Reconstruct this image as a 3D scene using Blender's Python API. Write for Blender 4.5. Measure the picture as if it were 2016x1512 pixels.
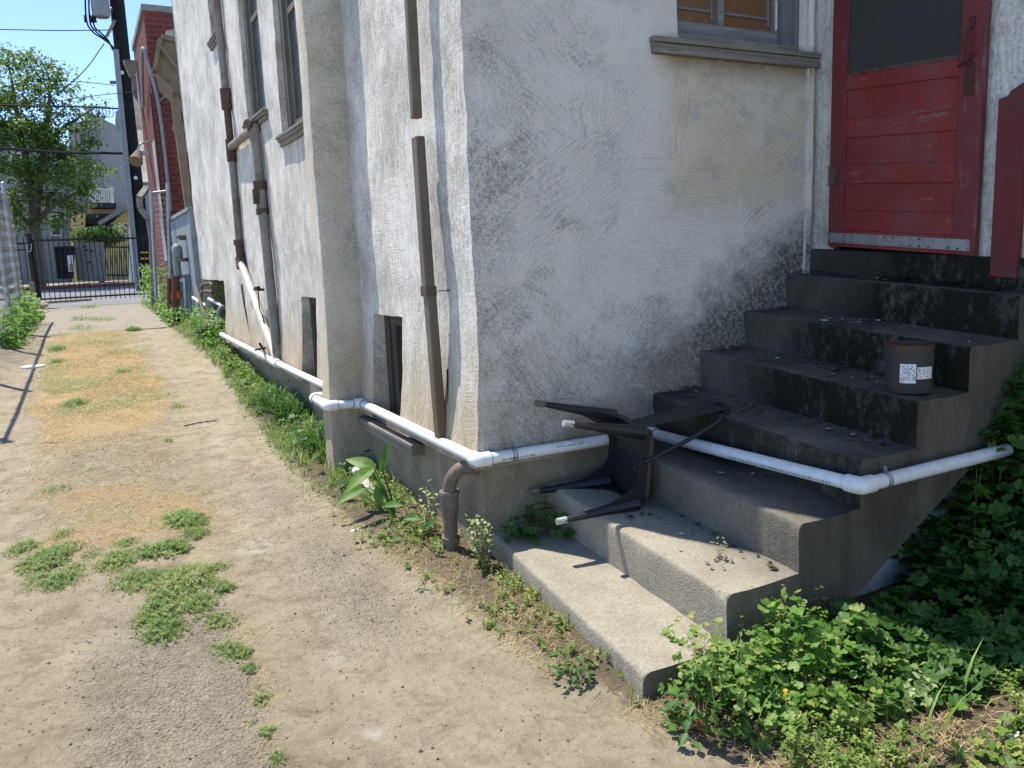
import bpy, math, random
import numpy as np
from mathutils import Vector, Matrix, noise as mn
random.seed(7); rng = np.random.default_rng(7)
for o in list(bpy.data.objects): bpy.data.objects.remove(o)
SC = bpy.context.scene
COL = SC.collection
# ------------------------------------------------------------------ camera
IMW, IMH = 2016., 1512.
_c = np.array([1008., 756.]); _a = np.array([160., 530.])-_c; _b = np.array([4070., 373.])-_c
FPX = math.sqrt(-(_a@_b))
_Y = np.array([_a[0], _a[1], FPX]); _Y /= np.linalg.norm(_Y)
_X = np.array([_b[0], _b[1], FPX]); _X -= _Y*(_X@_Y); _X /= np.linalg.norm(_X)
_Z = np.cross(_X, _Y)
RC = np.stack([_X, _Y, _Z])
CH = 1.5
cam = bpy.data.cameras.new('camera'); camo = bpy.data.objects.new('camera', cam); COL.objects.link(camo)
cam.sensor_fit = 'HORIZONTAL'; cam.sensor_width = 36; cam.lens = FPX/IMW*36
cam.clip_start = .05; cam.clip_end = 500
camo.matrix_world = Matrix(((RC[0, 0], -RC[0, 1], -RC[0, 2], 0), (RC[1, 0], -RC[1, 1], -RC[1, 2], 0), (RC[2, 0], -RC[2, 1], -RC[2, 2], CH), (0, 0, 0, 1)))
SC.camera = camo
# ------------------------------------------------------------------ light
EL = math.radians(68); SX, SY = -.515, .857          # towards the sun: ahead of us, a little to the left
W = bpy.data.worlds.new('World'); SC.world = W; W.use_nodes = True
nt = W.node_tree
sky = nt.nodes.new('ShaderNodeTexSky'); sky.sky_type = 'NISHITA'; sky.sun_disc = False
sky.sun_elevation = EL; sky.sun_rotation = math.atan2(SX, SY)
sky.air_density = .8; sky.dust_density = 0.; sky.ozone_density = 3.; sky.altitude = 2500
bg = nt.nodes['Background']; nt.links.new(sky.outputs[0], bg.inputs[0]); bg.inputs[1].default_value = .15
sl = bpy.data.lights.new('sun', 'SUN'); so = bpy.data.objects.new('sun', sl); COL.objects.link(so)
sl.energy = 3.5; sl.angle = math.radians(.53); sl.color = (1, .95, .87)
sv = Vector((SX*math.cos(EL), SY*math.cos(EL), math.sin(EL)))
so.rotation_euler = sv.to_track_quat('Z', 'Y').to_euler(); so.location = (0, 0, 30)
SC.view_settings.view_transform = 'Standard'; SC.view_settings.look = 'None'
SC.view_settings.exposure = 1.2; SC.view_settings.gamma = 1
# ------------------------------------------------------------------ measuring: photo pixel -> world point on a known plane
def ray(x, y): return RC@np.array([x-1008, y-756, FPX])
def onx(x, y, X): d = ray(x, y); return np.array([0, 0, CH])+d*(X/d[0])
def ony(x, y, Y): d = ray(x, y); return np.array([0, 0, CH])+d*(Y/d[1])
HY = [-9, -4, 2, 3.5, 5, 6.5, 9, 12, 14, 16, 22, 40, 140]; HZ = [-.12, -.12, -.12, -.07, -.02, .03, .15, .36, .48, .55, .62, .80, .9]
def h(X, Y): return np.interp(Y, HY, HZ)
def g(x, y, add=0.):
    d = ray(x, y); d = d/np.linalg.norm(d); t = .3
    while t < 90:
        P = np.array([0, 0, CH])+t*d
        if P[2] < h(P[0], P[1])+add: break
        t += .006*max(1, t*.3)
    return P
# ------------------------------------------------------------------ object helpers
def tag(o, label=None, cat=None, group=None, kind=None):
    if label: o['label'] = label
    if cat: o['category'] = cat
    if group: o['group'] = group
    if kind: o['kind'] = kind
    return o
def empty(name, loc, label=None, cat=None, group=None, parent=None):
    o = bpy.data.objects.new(name, None); COL.objects.link(o); o.location = loc; o.empty_display_size = .1
    if parent: o.parent = parent
    return tag(o, label, cat, group)
ROOTLOC = {}
class MB:
    def __init__(s): s.v = []; s.f = []
    def add(s, vs, fs):
        b = len(s.v); s.v += [tuple(map(float, p)) for p in vs]; s.f += [tuple(b+i for i in q) for q in fs]; return s
    def box(s, a, b):
        (x0, y0, z0), (x1, y1, z1) = a, b
        return s.hexa([(x0, y0, z0), (x1, y0, z0), (x1, y1, z0), (x0, y1, z0), (x0, y0, z1), (x1, y0, z1), (x1, y1, z1), (x0, y1, z1)])
    def hexa(s, p):
        return s.add(p, [(0, 3, 2, 1), (4, 5, 6, 7), (0, 1, 5, 4), (1, 2, 6, 5), (2, 3, 7, 6), (3, 0, 4, 7)])
    def obox(s, c, ax, ay, az):
        c, ax, ay, az = map(np.array, (c, ax, ay, az))
        return s.hexa([c+i*ax+j*ay+k*az for k in (-.5, .5) for i, j in ((-.5, -.5), (.5, -.5), (.5, .5), (-.5, .5))])
    def bar(s, a, b, w, d, up=(0, 0, 1)):
        a, b = np.array(a, float), np.array(b, float); t = b-a; t0 = t/np.linalg.norm(t)
        u = np.cross(np.array(up, float), t0)
        if np.linalg.norm(u) < 1e-3: u = np.cross((1., 0, 0), t0)
        u /= np.linalg.norm(u); v = np.cross(t0, u)
        return s.obox((a+b)/2, u*w, v*d, t)
    def tube(s, pts, r, n=12, caps=True, closed=False, sq=None):
        P = [np.array(p, float) for p in pts]; m = len(P)
        R = list(r) if hasattr(r, '__len__') else [r]*m
        T = []
        for i in range(m):
            if closed: t = P[(i+1) % m]-P[i-1]
            else: t = P[min(i+1, m-1)]-P[max(i-1, 0)]
            T.append(t/(np.linalg.norm(t)+1e-12))
        u = np.cross(T[0], (0, 0, 1.)); 
        if np.linalg.norm(u) < 1e-2: u = np.cross(T[0], (1., 0, 0))
        u /= np.linalg.norm(u); vs = []
        for i in range(m):
            u = u-T[i]*(u@T[i]); u /= np.linalg.norm(u); w = np.cross(T[i], u)
            for k in range(n):
                a = 2*math.pi*k/n; vs.append(P[i]+(u*math.cos(a)+w*math.sin(a)*(sq or 1))*R[i])
        fs = []
        for i in range(m if closed else m-1):
            j = (i+1) % m
            for k in range(n): fs.append((i*n+k, i*n+(k+1) % n, j*n+(k+1) % n, j*n+k))
        if caps and not closed: fs += [tuple(range(n))[::-1], tuple((m-1)*n+k for k in range(n))]
        return s.add(vs, fs)
    def cyl(s, a, b, r, r2=None, n=16): return s.tube([a, b], [r, r if r2 is None else r2], n)
    def prism(s, poly, ext):
        n = len(poly); e = np.array(ext, float); p = [np.array(q, float) for q in poly]
        return s.add(p+[q+e for q in p], [tuple(range(n))[::-1], tuple(range(n, 2*n))]+[(i, (i+1) % n, n+(i+1) % n, n+i) for i in range(n)])
    def quad(s, *p): return s.add(p, [tuple(range(len(p)))])
    def build(s, name, mat, parent=None, smooth=True, bevel=0, root=None):
        me = bpy.data.meshes.new(name)
        off = np.array(root.location) if root is not None else np.zeros(3)
        if root is None and parent is not None:
            q = parent
            while q is not None: off = off+np.array(q.location); q = q.parent
        me.from_pydata([tuple(np.array(p)-off) for p in s.v], [], s.f)
        o = bpy.data.objects.new(name, me); COL.objects.link(o)
        if parent: o.parent = parent
        me.materials.append(mat)
        finish(me, smooth)
        if bevel:
            b = o.modifiers.new('bevel', 'BEVEL'); b.width = bevel; b.segments = 2; b.limit_method = 'ANGLE'; b.angle_limit = math.radians(50)
        return o
def finish(me, smooth=True):
    import bmesh
    bm = bmesh.new(); bm.from_mesh(me); bmesh.ops.recalc_face_normals(bm, faces=bm.faces); bm.to_mesh(me); bm.free()
    if smooth:
        me.shade_smooth(); me.set_sharp_from_angle(angle=math.radians(38))
def single(mb, name, mat, label, cat, group=None, kind=None, **k):
    o = mb.build(name, mat, **k); return tag(o, label, cat, group, kind)
def fillet(pts, r, n=6):
    P = [np.array(p, float) for p in pts]; out = [P[0]]
    for i in range(1, len(P)-1):
        a = P[i-1]-P[i]; b = P[i+1]-P[i]; la, lb = np.linalg.norm(a), np.linalg.norm(b); a /= la; b /= lb
        d = min(r, la*.49, lb*.49)
        for k in range(n+1):
            t = k/n; out.append((1-t)**2*(P[i]+a*d)+2*t*(1-t)*P[i]+t*t*(P[i]+b*d))
    return out+[P[-1]]
# ------------------------------------------------------------------ material helpers
class NT:
    def __init__(s, name):
        s.m = bpy.data.materials.new(name); s.m.use_nodes = True; s.t = s.m.node_tree; s.n = s.t.nodes
        s.b = s.n['Principled BSDF']; s.out = s.n['Material Output']
        s.tc = s.n.new('ShaderNodeTexCoord').outputs['Object']
        s.geo = s.n.new('ShaderNodeNewGeometry')
    def l(s, a, b): s.t.links.new(a, b)
    def put(s, sock, v):
        if v is None: return
        if isinstance(v, bpy.types.NodeSocket): s.l(v, sock)
        elif hasattr(v, '__len__') and sock.type == 'RGBA' and len(v) == 3: sock.default_value = (*v, 1)
        else: sock.default_value = v
    def pos(s): return s.geo.outputs['Position']
    def map(s, vec, scale=(1, 1, 1), rot=(0, 0, 0), loc=(0, 0, 0)):
        n = s.n.new('ShaderNodeMapping'); s.put(n.inputs[0], vec); n.inputs['Scale'].default_value = scale; n.inputs['Rotation'].default_value = rot; n.inputs['Location'].default_value = loc; return n.outputs[0]
    def noise(s, vec, sc, det=4, rough=.55, dist=0, col=False):
        n = s.n.new('ShaderNodeTexNoise'); s.put(n.inputs['Vector'], vec); n.inputs['Scale'].default_value = sc; n.inputs['Detail'].default_value = det; n.inputs['Roughness'].default_value = rough; n.inputs['Distortion'].default_value = dist
        return n.outputs['Color' if col else 'Fac']
    def vor(s, vec, sc, out='Distance', feat='F1', rnd=1):
        n = s.n.new('ShaderNodeTexVoronoi'); s.put(n.inputs['Vector'], vec); n.feature = feat; n.inputs['Scale'].default_value = sc; n.inputs['Randomness'].default_value = rnd; return n.outputs[out]
    def ramp(s, f, *stops, interp='LINEAR'):
        n = s.n.new('ShaderNodeValToRGB'); s.put(n.inputs[0], f); e = n.color_ramp; e.interpolation = interp
        while len(e.elements) < len(stops): e.elements.new(.5)
        for k, (p, c) in zip(e.elements, stops):
            k.position = p; k.color = (c, c, c, 1) if not hasattr(c, '__len__') else (*c, 1)
        return n.outputs[0]
    def mr(s, f, a, b, c=0., d=1., smooth=False):
        n = s.n.new('ShaderNodeMapRange'); s.put(n.inputs[0], f)
        if smooth: n.interpolation_type = 'SMOOTHSTEP'
        for i, q in zip((1, 2, 3, 4), (a, b, c, d)): s.put(n.inputs[i], q)
        return n.outputs[0]
    def math(s, op, a, b=None, c=None, clamp=False):
        n = s.n.new('ShaderNodeMath'); n.operation = op; n.use_clamp = clamp
        for i, q in enumerate((a, b, c)): s.put(n.inputs[i], q)
        return n.outputs[0]
    def mix(s, f, a, b, mode='MIX'):
        n = s.n.new('ShaderNodeMix'); n.data_type = 'RGBA'; n.blend_type = mode; n.clamp_factor = True
        s.put(n.inputs[0], f); s.put(n.inputs[6], a); s.put(n.inputs[7], b); return n.outputs[2]
    def sep(s, vec):
        n = s.n.new('ShaderNodeSeparateXYZ'); s.put(n.inputs[0], vec); return n.outputs
    def comb(s, x=0, y=0, z=0):
        n = s.n.new('ShaderNodeCombineXYZ')
        for i, q in enumerate((x, y, z)): s.put(n.inputs[i], q)
        return n.outputs[0]
    def attr(s, name, out='Fac'):
        n = s.n.new('ShaderNodeAttribute'); n.attribute_name = name; return n.outputs[out]
    def bump(s, hgt, strength=.5, dist=.01, prev=None):
        n = s.n.new('ShaderNodeBump'); s.put(n.inputs['Height'], hgt); n.inputs['Strength'].default_value = strength; n.inputs['Distance'].default_value = dist
        if prev is not None: s.l(prev, n.inputs['Normal'])
        return n.outputs[0]
    def done(s, col, rough=.8, nrm=None, spec=.3, metal=0.):
        s.put(s.b.inputs['Base Color'], col); s.put(s.b.inputs['Roughness'], rough); s.b.inputs['Specular IOR Level'].default_value = spec; s.b.inputs['Metallic'].default_value = metal
        if nrm is not None: s.l(nrm, s.b.inputs['Normal'])
        return s.m
def mk(name, c1, c2, sc=6, rough=.7, bump=.3, bsc=None, stretch=(1, 1, 1), lo=.35, hi=.65, spec=.3, metal=0., dirt=None, dist=.004):
    t = NT(name); p = t.map(t.pos(), stretch)
    n1 = t.noise(p, sc, 6, .62); col = t.mix(t.mr(n1, lo, hi), c1, c2)
    n2 = t.noise(p, bsc or sc*5, 5, .65)
    col = t.mix(t.mr(n2, .3, .75, 0, .35), col, tuple(.45*x for x in c1))
    if dirt is not None:
        d = t.noise(t.map(t.pos(), loc=(3, 7, 1)), sc*.7, 5, .7); col = t.mix(t.mr(d, .5, .62), col, dirt)
    return t.done(col, rough, t.bump(n2, bump, dist) if bump else None, spec, metal)
def wood(name, c1, c2, axis, rough=.85, crack=True, sc=1.):
    """weathered timber with grain along one axis"""
    t = NT(name); st = [28*sc]*3; st[axis] = 1.3*sc
    p = t.map(t.pos(), st); n1 = t.noise(p, 1.6, 6, .7, .6); n2 = t.noise(t.pos(), 7, 4)
    col = t.mix(t.mr(n1, .35, .65), c1, c2); col = t.mix(t.mr(n2, .4, .7, 0, .5), col, tuple(x*.5 for x in c1))
    if crack: col = t.mix(t.mr(n1, .36, .30, 0, .8), col, tuple(x*.15 for x in c1))
    return t.done(col, rough, t.bump(n1, .6, .006), .2)
# ---- stucco
def stucco_mat():
    t = NT('stucco'); P = t.pos(); x, y, z = t.sep(P)
    u = t.math('ADD', x, t.math('MULTIPLY', y, 1.))
    uv = t.comb(u, z, 0)
    # which wall: the window wall faces -Y, the alley wall faces -X
    nx, ny, nz = t.sep(t.geo.outputs['True Normal'])
    alley = t.mr(t.math('ABSOLUTE', nx), .4, .6)
    fine = t.noise(P, 160, 3, .7)
    big = t.noise(P, 1.7, 5, .6, .4)
    med = t.noise(P, 6.5, 5, .65, .5)
    # trowel strokes: every patch combed in its own direction
    wob = t.noise(uv, 2.2, 3, .5, col=True)
    uvw = t.mix(.16, uv, wob, 'ADD')
    def comb_at(a, seed): return t.noise(t.map(t.map(uvw, rot=(0, 0, a), loc=(seed, 0, 0)), (6, 80, 1)), 1., 4, .62, .25)
    pa, pb = t.noise(uv, 1.5, 2, .5), t.noise(t.map(uv, loc=(9, 4, 0)), 1.3, 2, .5)
    strokes = t.mix(t.mr(pa, .50, .54), comb_at(.05, 0), comb_at(.75, 3)); strokes = t.mix(t.mr(pb, .53, .57), strokes, comb_at(-.6, 7))
    patch = t.mr(t.noise(t.map(uv, loc=(2, 8, 0)), 1.9, 3, .55), .40, .60)
    strokes2 = t.noise(t.map(uvw, (55, 5, 1)), 1., 4, .65, .3)
    st = t.mix(t.mr(t.noise(uv, 1.1, 2), .56, .66), strokes, strokes2)
    st = t.mix(t.math('MULTIPLY', alley, .6), st, strokes2)
    # whitewash worn down to grey cement
    wear = t.math('ADD', t.math('MULTIPLY', big, .52), t.math('ADD', t.math('MULTIPLY', med, .30), t.math('MULTIPLY', st, t.mr(alley, 0, 1, .40, .62))))
    pit = t.noise(t.map(P, (1, 1, 1)), 55, 4, .75)
    wear = t.math('ADD', wear, t.math('MULTIPLY', t.math('SUBTRACT', pit, .5), .42))
    pf = t.noise(P, 85, 4, .72)
    wearW = t.math('ADD', t.math('MULTIPLY', pf, .80), t.math('ADD', t.math('ADD', .26, t.math('MULTIPLY', t.math('SUBTRACT', st, .5), t.mr(patch, 0, 1, .15, .85))), t.math('ADD', t.math('MULTIPLY', big, .22), t.math('MULTIPLY', t.noise(uvw, 3.5, 4, .6, .3), .42))))
    blot = t.noise(t.map(uv, loc=(5, 1, 0)), 2.6, 6, .68, .4)
    wearW = t.math('ADD', wearW, t.math('ADD', t.math('MULTIPLY', t.math('SUBTRACT', blot, .5), .55), t.math('ADD', t.mr(x, 2.7, 1.75, 0, .06), t.mr(z, 1.35, .55, 0, .17))))
    wear = t.math('ADD', t.math('MULTIPLY', wear, alley), t.math('MULTIPLY', wearW, t.math('SUBTRACT', 1., alley)))
    white = t.mix(alley, (.79, .735, .67), (.80, .76, .69))
    grey = t.mix(alley, (.27, .265, .26), (.36, .335, .295))
    col = t.mix(t.mr(wear, t.mr(alley, 0, 1, 1.03, .60), t.mr(alley, 0, 1, 1.40, .88)), white, grey)
    col = t.mix(t.math('MULTIPLY', t.mr(pit, .60, .70), t.mr(alley, 0, 1, .3, .5)), col, (.16, .155, .145))
    # cream undercoat showing below the window (window wall)
    cn = t.noise(uv, 2.3, 5, .6, .6)
    ex = t.math('MULTIPLY', t.mr(x, 2.72, 2.98, smooth=True), t.mr(x, 4.02, 3.93))
    ez = t.math('MULTIPLY', t.mr(z, 1.55, 1.85, smooth=True), t.mr(z, 2.62, 2.56))
    win = t.math('MULTIPLY', t.math('SUBTRACT', 1., alley), t.math('MULTIPLY', ex, ez))
    col = t.mix(t.math('MULTIPLY', win, t.mr(cn, .30, .55, .35, .9)), col, (.70, .60, .44))
    under = t.math('MULTIPLY', win, t.math('MULTIPLY', t.mr(t.math('ADD', z, t.math('MULTIPLY', cn, .25)), 2.46, 2.62), .9))
    col = t.mix(under, col, (.27, .20, .115))
    col = t.mix(t.math('MULTIPLY', win, t.math('MULTIPLY', t.mr(t.noise(uv, 6, 6, .7), .54, .60), .5)), col, (.50, .49, .48))
    # mildew climbing above the stairs
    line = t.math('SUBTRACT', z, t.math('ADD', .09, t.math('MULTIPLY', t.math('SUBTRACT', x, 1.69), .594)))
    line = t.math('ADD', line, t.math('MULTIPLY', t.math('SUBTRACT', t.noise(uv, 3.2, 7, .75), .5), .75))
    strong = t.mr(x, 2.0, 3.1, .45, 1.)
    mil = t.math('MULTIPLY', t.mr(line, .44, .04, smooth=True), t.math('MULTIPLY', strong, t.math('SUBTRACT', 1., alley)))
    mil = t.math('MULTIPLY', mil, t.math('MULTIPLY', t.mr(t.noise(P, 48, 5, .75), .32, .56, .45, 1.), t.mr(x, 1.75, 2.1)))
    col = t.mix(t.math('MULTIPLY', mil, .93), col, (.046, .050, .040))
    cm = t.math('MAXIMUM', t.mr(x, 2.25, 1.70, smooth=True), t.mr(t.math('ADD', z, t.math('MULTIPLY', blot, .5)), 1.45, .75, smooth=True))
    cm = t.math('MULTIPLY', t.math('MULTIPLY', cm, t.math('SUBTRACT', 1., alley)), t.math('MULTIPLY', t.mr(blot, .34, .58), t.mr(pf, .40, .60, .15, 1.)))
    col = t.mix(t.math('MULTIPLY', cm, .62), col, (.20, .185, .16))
    col = t.mix(t.math('MULTIPLY', t.math('MULTIPLY', t.mr(blot, .50, .66), t.mr(pf, .42, .62, .1, 1.)), t.mr(alley, 0, 1, .34, .22)), col, (.24, .225, .20))
    # earth stains low on the alley wall, and along the foot of both
    zl = t.math('ADD', z, t.math('MULTIPLY', t.math('SUBTRACT', t.noise(t.comb(t.math('MULTIPLY', u, 3.), t.math('MULTIPLY', z, .6), 0), 2.2, 5, .65), .5), 1.1))
    col = t.mix(t.math('MULTIPLY', t.mr(zl, 1.25, .40, smooth=True), t.mr(alley, 0, 1, .40, .85)), col, (.43, .335, .205))
    col = t.mix(t.math('MULTIPLY', t.mr(zl, .62, .35, smooth=True), .55), col, (.22, .18, .13))
    pm_ = t.math('MULTIPLY', t.math('MULTIPLY', t.mr(y, 5.36, 5.40), t.mr(y, 5.64, 5.60)), t.mr(t.noise(t.comb(t.math('MULTIPLY', u, 4.), z, 0), 1.6, 5, .6), .35, .6, .2, .65))
    col = t.mix(pm_, col, (.58, .49, .35))  # pilaster tan: stain plus warm bounced light put into the colour
    # runs below the alley windows
    ry = t.math('MULTIPLY', t.mr(y, 6.3, 6.5), t.mr(y, 7.4, 7.25)); rz = t.math('MULTIPLY', t.mr(z, 1.5, 2.4, .25, 1.), t.mr(z, 2.62, 2.5))
    run = t.math('MULTIPLY', t.math('MULTIPLY', ry, rz), t.math('MULTIPLY', alley, t.mr(t.noise(t.comb(t.math('MULTIPLY', u, 12.), z, 0), 1., 4), .4, .62)))
    col = t.mix(t.math('MULTIPLY', run, .55), col, (.30, .25, .19))
    hgt = t.math('ADD', t.math('MULTIPLY', st, 1.0), t.math('ADD', t.math('MULTIPLY', fine, .35), t.math('ADD', t.math('MULTIPLY', med, .8), t.math('MULTIPLY', pit, .5))))
    return t.done(col, .92, t.bump(hgt, .9, .020), .15)
def cement_mat(name, c1, c2, moss=0., stain=(.06, .055, .045)):
    t = NT(name); P = t.pos()
    a = t.noise(P, 5, 6, .65, .3); b = t.noise(P, 70, 5, .75); sp = t.vor(P, 120)
    col = t.mix(t.mr(a, .35, .65), c1, c2); col = t.mix(t.mr(b, .42, .70, 0, .55), col, tuple(v*.45 for v in c1)); col = t.mix(t.mr(b, .40, .30, 0, .4), col, tuple(min(.6, v*1.5) for v in c2))
    x, y, z = t.sep(P); nrm = t.geo.outputs['Normal']; nx, ny, nz = t.sep(nrm)
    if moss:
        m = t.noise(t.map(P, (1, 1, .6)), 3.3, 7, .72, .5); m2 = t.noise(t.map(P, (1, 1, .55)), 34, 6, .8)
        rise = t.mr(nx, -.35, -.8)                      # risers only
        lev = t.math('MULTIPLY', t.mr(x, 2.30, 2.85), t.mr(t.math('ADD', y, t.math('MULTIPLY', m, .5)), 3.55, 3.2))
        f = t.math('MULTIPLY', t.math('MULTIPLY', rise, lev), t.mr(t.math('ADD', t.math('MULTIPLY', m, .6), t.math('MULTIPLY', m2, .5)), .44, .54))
        grime_shade = t.math('MULTIPLY', t.mr(x, 2.15, 2.55), t.mr(t.noise(P, 2.2, 5, .6), .25, .6, .6, 1.))  # upper steps: stains, with their shade darkened into the colour too
        col = t.mix(t.math('MULTIPLY', grime_shade, .94), col, (.030, .0295, .0285))
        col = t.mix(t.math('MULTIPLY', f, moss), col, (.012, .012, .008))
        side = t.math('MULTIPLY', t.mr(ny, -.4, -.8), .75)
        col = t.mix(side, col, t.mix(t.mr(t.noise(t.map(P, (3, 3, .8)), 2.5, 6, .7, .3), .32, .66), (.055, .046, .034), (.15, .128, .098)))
    hgt = t.math('ADD', t.math('MULTIPLY', b, .6), t.math('ADD', t.math('MULTIPLY', a, .8), t.math('MULTIPLY', sp, .4)))
    return t.done(col, .93, t.bump(hgt, .6, .008), .15)
M = {}
M['stucco'] = stucco_mat()
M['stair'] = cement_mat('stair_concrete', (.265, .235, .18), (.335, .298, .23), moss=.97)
M['found'] = cement_mat('foundation_concrete', (.21, .172, .118), (.34, .285, .205))
M['block'] = cement_mat('block_concrete', (.20, .19, .17), (.27, .255, .23))
M['paveC'] = cement_mat('pavement_concrete', (.24, .21, .168), (.31, .275, .22))
M['whitewall'] = mk('white_plaster', (.62, .62, .60), (.40, .39, .37), 9, .9, .4, lo=.5, hi=.7)
def pvc_mat():
    t = NT('white_plastic_pipe'); P = t.pos(); nx, ny, nz = t.sep(t.geo.outputs['Normal'])
    n = t.noise(P, 14, 6, .7); up = t.mr(nz, .1, .9, 0, .25); col = t.mix(t.mr(t.math('ADD', n, up), .50, .85, 0, .55), (.72, .725, .73), (.42, .39, .33))
    col = t.mix(t.mr(t.noise(t.map(P, (4, 4, 30)), 6, 4, .7), .62, .72, 0, .4), col, (.35, .33, .29))
    return t.done(col, t.mr(n, .3, .7, .28, .5), None, .5)
M['pvc'] = pvc_mat()
M['ink'] = mk('printed_ink', (.05, .05, .08), (.12, .12, .16), 60, .6, 0)
M['galv'] = mk('galvanised_metal', (.38, .39, .40), (.28, .29, .30), 20, .45, .1, metal=.8, spec=.5)
M['greypipe'] = mk('painted_grey_pipe', (.27, .255, .225), (.20, .185, .16), 7, .7, .3, dirt=(.16, .12, .085))
M['spout'] = mk('weathered_spout', (.17, .14, .10), (.115, .092, .064), 6, .6, .3, dirt=(.13, .085, .05), stretch=(1, 1, .3))
M['rust'] = mk('rusty_iron', (.085, .058, .042), (.13, .085, .06), 18, .85, .5, dirt=(.05, .038, .032))
M['cast'] = mk('cast_iron_brown', (.15, .115, .09), (.20, .16, .125), 14, .8, .4, dirt=(.11, .085, .065))
M['palepipe'] = mk('pale_plastic_pipe', (.60, .55, .48), (.48, .42, .36), 5, .55, .1)
M['woodX'] = wood('weathered_wood_x', (.28, .255, .215), (.15, .135, .112), 0)
M['woodY'] = wood('weathered_wood_y', (.24, .215, .18), (.15, .13, .105), 1)
M['wooddark'] = wood('dark_weathered_wood', (.085, .075, .06), (.05, .045, .037), 2)
M['woodZ'] = wood('weathered_wood_z', (.20, .185, .155), (.125, .112, .09), 2)
M['paintwood'] = wood('peeling_grey_paint', (.30, .305, .29), (.16, .15, .135), 0)
M['paintwoodZ'] = wood('peeling_blue_grey_paint', (.21, .22, .235), (.13, .13, .128), 2)
M['whitewoodZ'] = wood('peeling_white_paint', (.52, .53, .53), (.36, .36, .34), 2, crack=False)
M['porchwood'] = wood('brown_porch_wood', (.25, .21, .15), (.16, .13, .09), 2)
M['greyboard'] = wood('blue_grey_board', (.30, .33, .36), (.22, .245, .265), 2, crack=False)
M['dark'] = mk('dark_interior', (.008, .008, .008), (.012, .012, .011), 5, .95, 0)
M['chair'] = mk('black_metal', (.008, .009, .012), (.013, .014, .018), 12, .42, .08, spec=.5)
M['bare'] = mk('bare_steel', (.55, .55, .54), (.40, .40, .39), 40, .45, .1, metal=.6)
M['seatwood'] = wood('dark_seat_wood', (.07, .05, .035), (.10, .07, .05), 1)
M['blackiron'] = mk('black_iron', (.012, .012, .013), (.02, .02, .02), 20, .5, .1)
M['polewood'] = wood('black_creosote_pole', (.012, .012, .013), (.02, .019, .018), 2)
M['conduit'] = mk('grey_conduit', (.22, .23, .24), (.28, .29, .30), 5, .6, .05)
M['orange'] = mk('orange_paint', (.52, .10, .02), (.40, .08, .02), 20, .7, .1)
M['bollard'] = mk('rust_red_steel', (.14, .06, .035), (.10, .045, .03), 20, .85, .3)
M['meter'] = mk('grey_green_meter', (.24, .28, .27), (.19, .22, .21), 12, .6, .1)
M['rubber'] = mk('black_rubber', (.01, .01, .011), (.014, .014, .015), 20, .7, 0)
M['yellow'] = mk('yellow_reflector', (.62, .40, .03), (.58, .36, .03), 20, .5, 0)
M['sign'] = mk('sign_white', (.75, .75, .74), (.68, .68, .67), 20, .6, 0)
M['red'] = mk('sign_red', (.45, .05, .04), (.40, .05, .04), 20, .6, 0)
M['balcony'] = mk('white_railing', (.70, .68, .64), (.6, .58, .55), 10, .7, 0)
M['render'] = mk('grey_render', (.36, .35, .345), (.32, .31, .305), .8, .9, .1)
M['renderbeige'] = mk('beige_render', (.58, .44, .30), (.52, .40, .27), .8, .9, .1)
M['navy'] = mk('dark_awning', (.02, .026, .045), (.025, .03, .05), 5, .8, .05)
M['asphalt'] = mk('asphalt', (.17, .17, .17), (.21, .205, .20), 2, .9, .3, 60)
M['redkerb'] = mk('red_kerb_paint', (.25, .06, .05), (.20, .06, .05), 3, .8, .1)
M['greyroof'] = mk('grey_shingle', (.20, .21, .22), (.26, .27, .28), 8, .9, .2)
M['tanshirt'] = mk('sandy_stone', (.36, .30, .21), (.42, .35, .25), 15, .9, .4)
def siding(name, c1, c2, pitch):
    t = NT(name); x, y, z = t.sep(t.pos()); w = t.math('FRACT', t.math('DIVIDE', z, pitch))
    n = t.noise(t.pos(), 3, 4); col = t.mix(n, c1, c2); col = t.mix(t.mr(w, .12, 0.), col, tuple(v*.35 for v in c1))
    return t.done(col, .8, t.bump(w, .8, .03), .2)
M['siding'] = siding('yellow_siding', (.52, .43, .20), (.56, .47, .24), .16)
M['greysiding'] = siding('grey_siding', (.24, .26, .27), (.28, .30, .31), .14)
def glass_mat(name, col, rough=.08):
    t = NT(name); n = t.noise(t.pos(), 3, 4); n2 = t.noise(t.pos(), 25, 5, .7)
    c = t.mix(n, col, tuple(v*.6 for v in col)); c = t.mix(t.mr(n2, .58, .75, 0, .35), c, (.3, .3, .28))
    return t.done(c, t.mr(n2, .3, .7, rough, rough+.12), None, .6)
M['glass'] = glass_mat('dusty_glass', (.045, .06, .065))
M['glassbrown'] = glass_mat('glass_over_brown_blind', (.20, .105, .05), .25)
def brick_mat():
    t = NT('red_brick'); x, y, z = t.sep(t.pos())
    uv = t.comb(t.math('ADD', x, y), z, 0); b = t.n.new('ShaderNodeTexBrick'); t.l(uv, b.inputs['Vector'])
    for k, v in (('Scale', 1.), ('Mortar Size', .012), ('Brick Width', .30), ('Row Height', .105), ('Mortar Smooth', .2), ('Bias', 0.)): b.inputs[k].default_value = v
    b.inputs['Color1'].default_value = (.165, .044, .034, 1); b.inputs['Color2'].default_value = (.12, .034, .029, 1); b.inputs['Mortar'].default_value = (.16, .085, .075, 1)
    n = t.noise(t.pos(), 2, 5); col = t.mix(t.mr(n, .45, .75, 0, .55), b.outputs['Color'], (.12, .04, .035))
    return t.done(col, .9, t.bump(b.outputs['Fac'], -.5, .01), .2)
M['brick'] = brick_mat()
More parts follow.
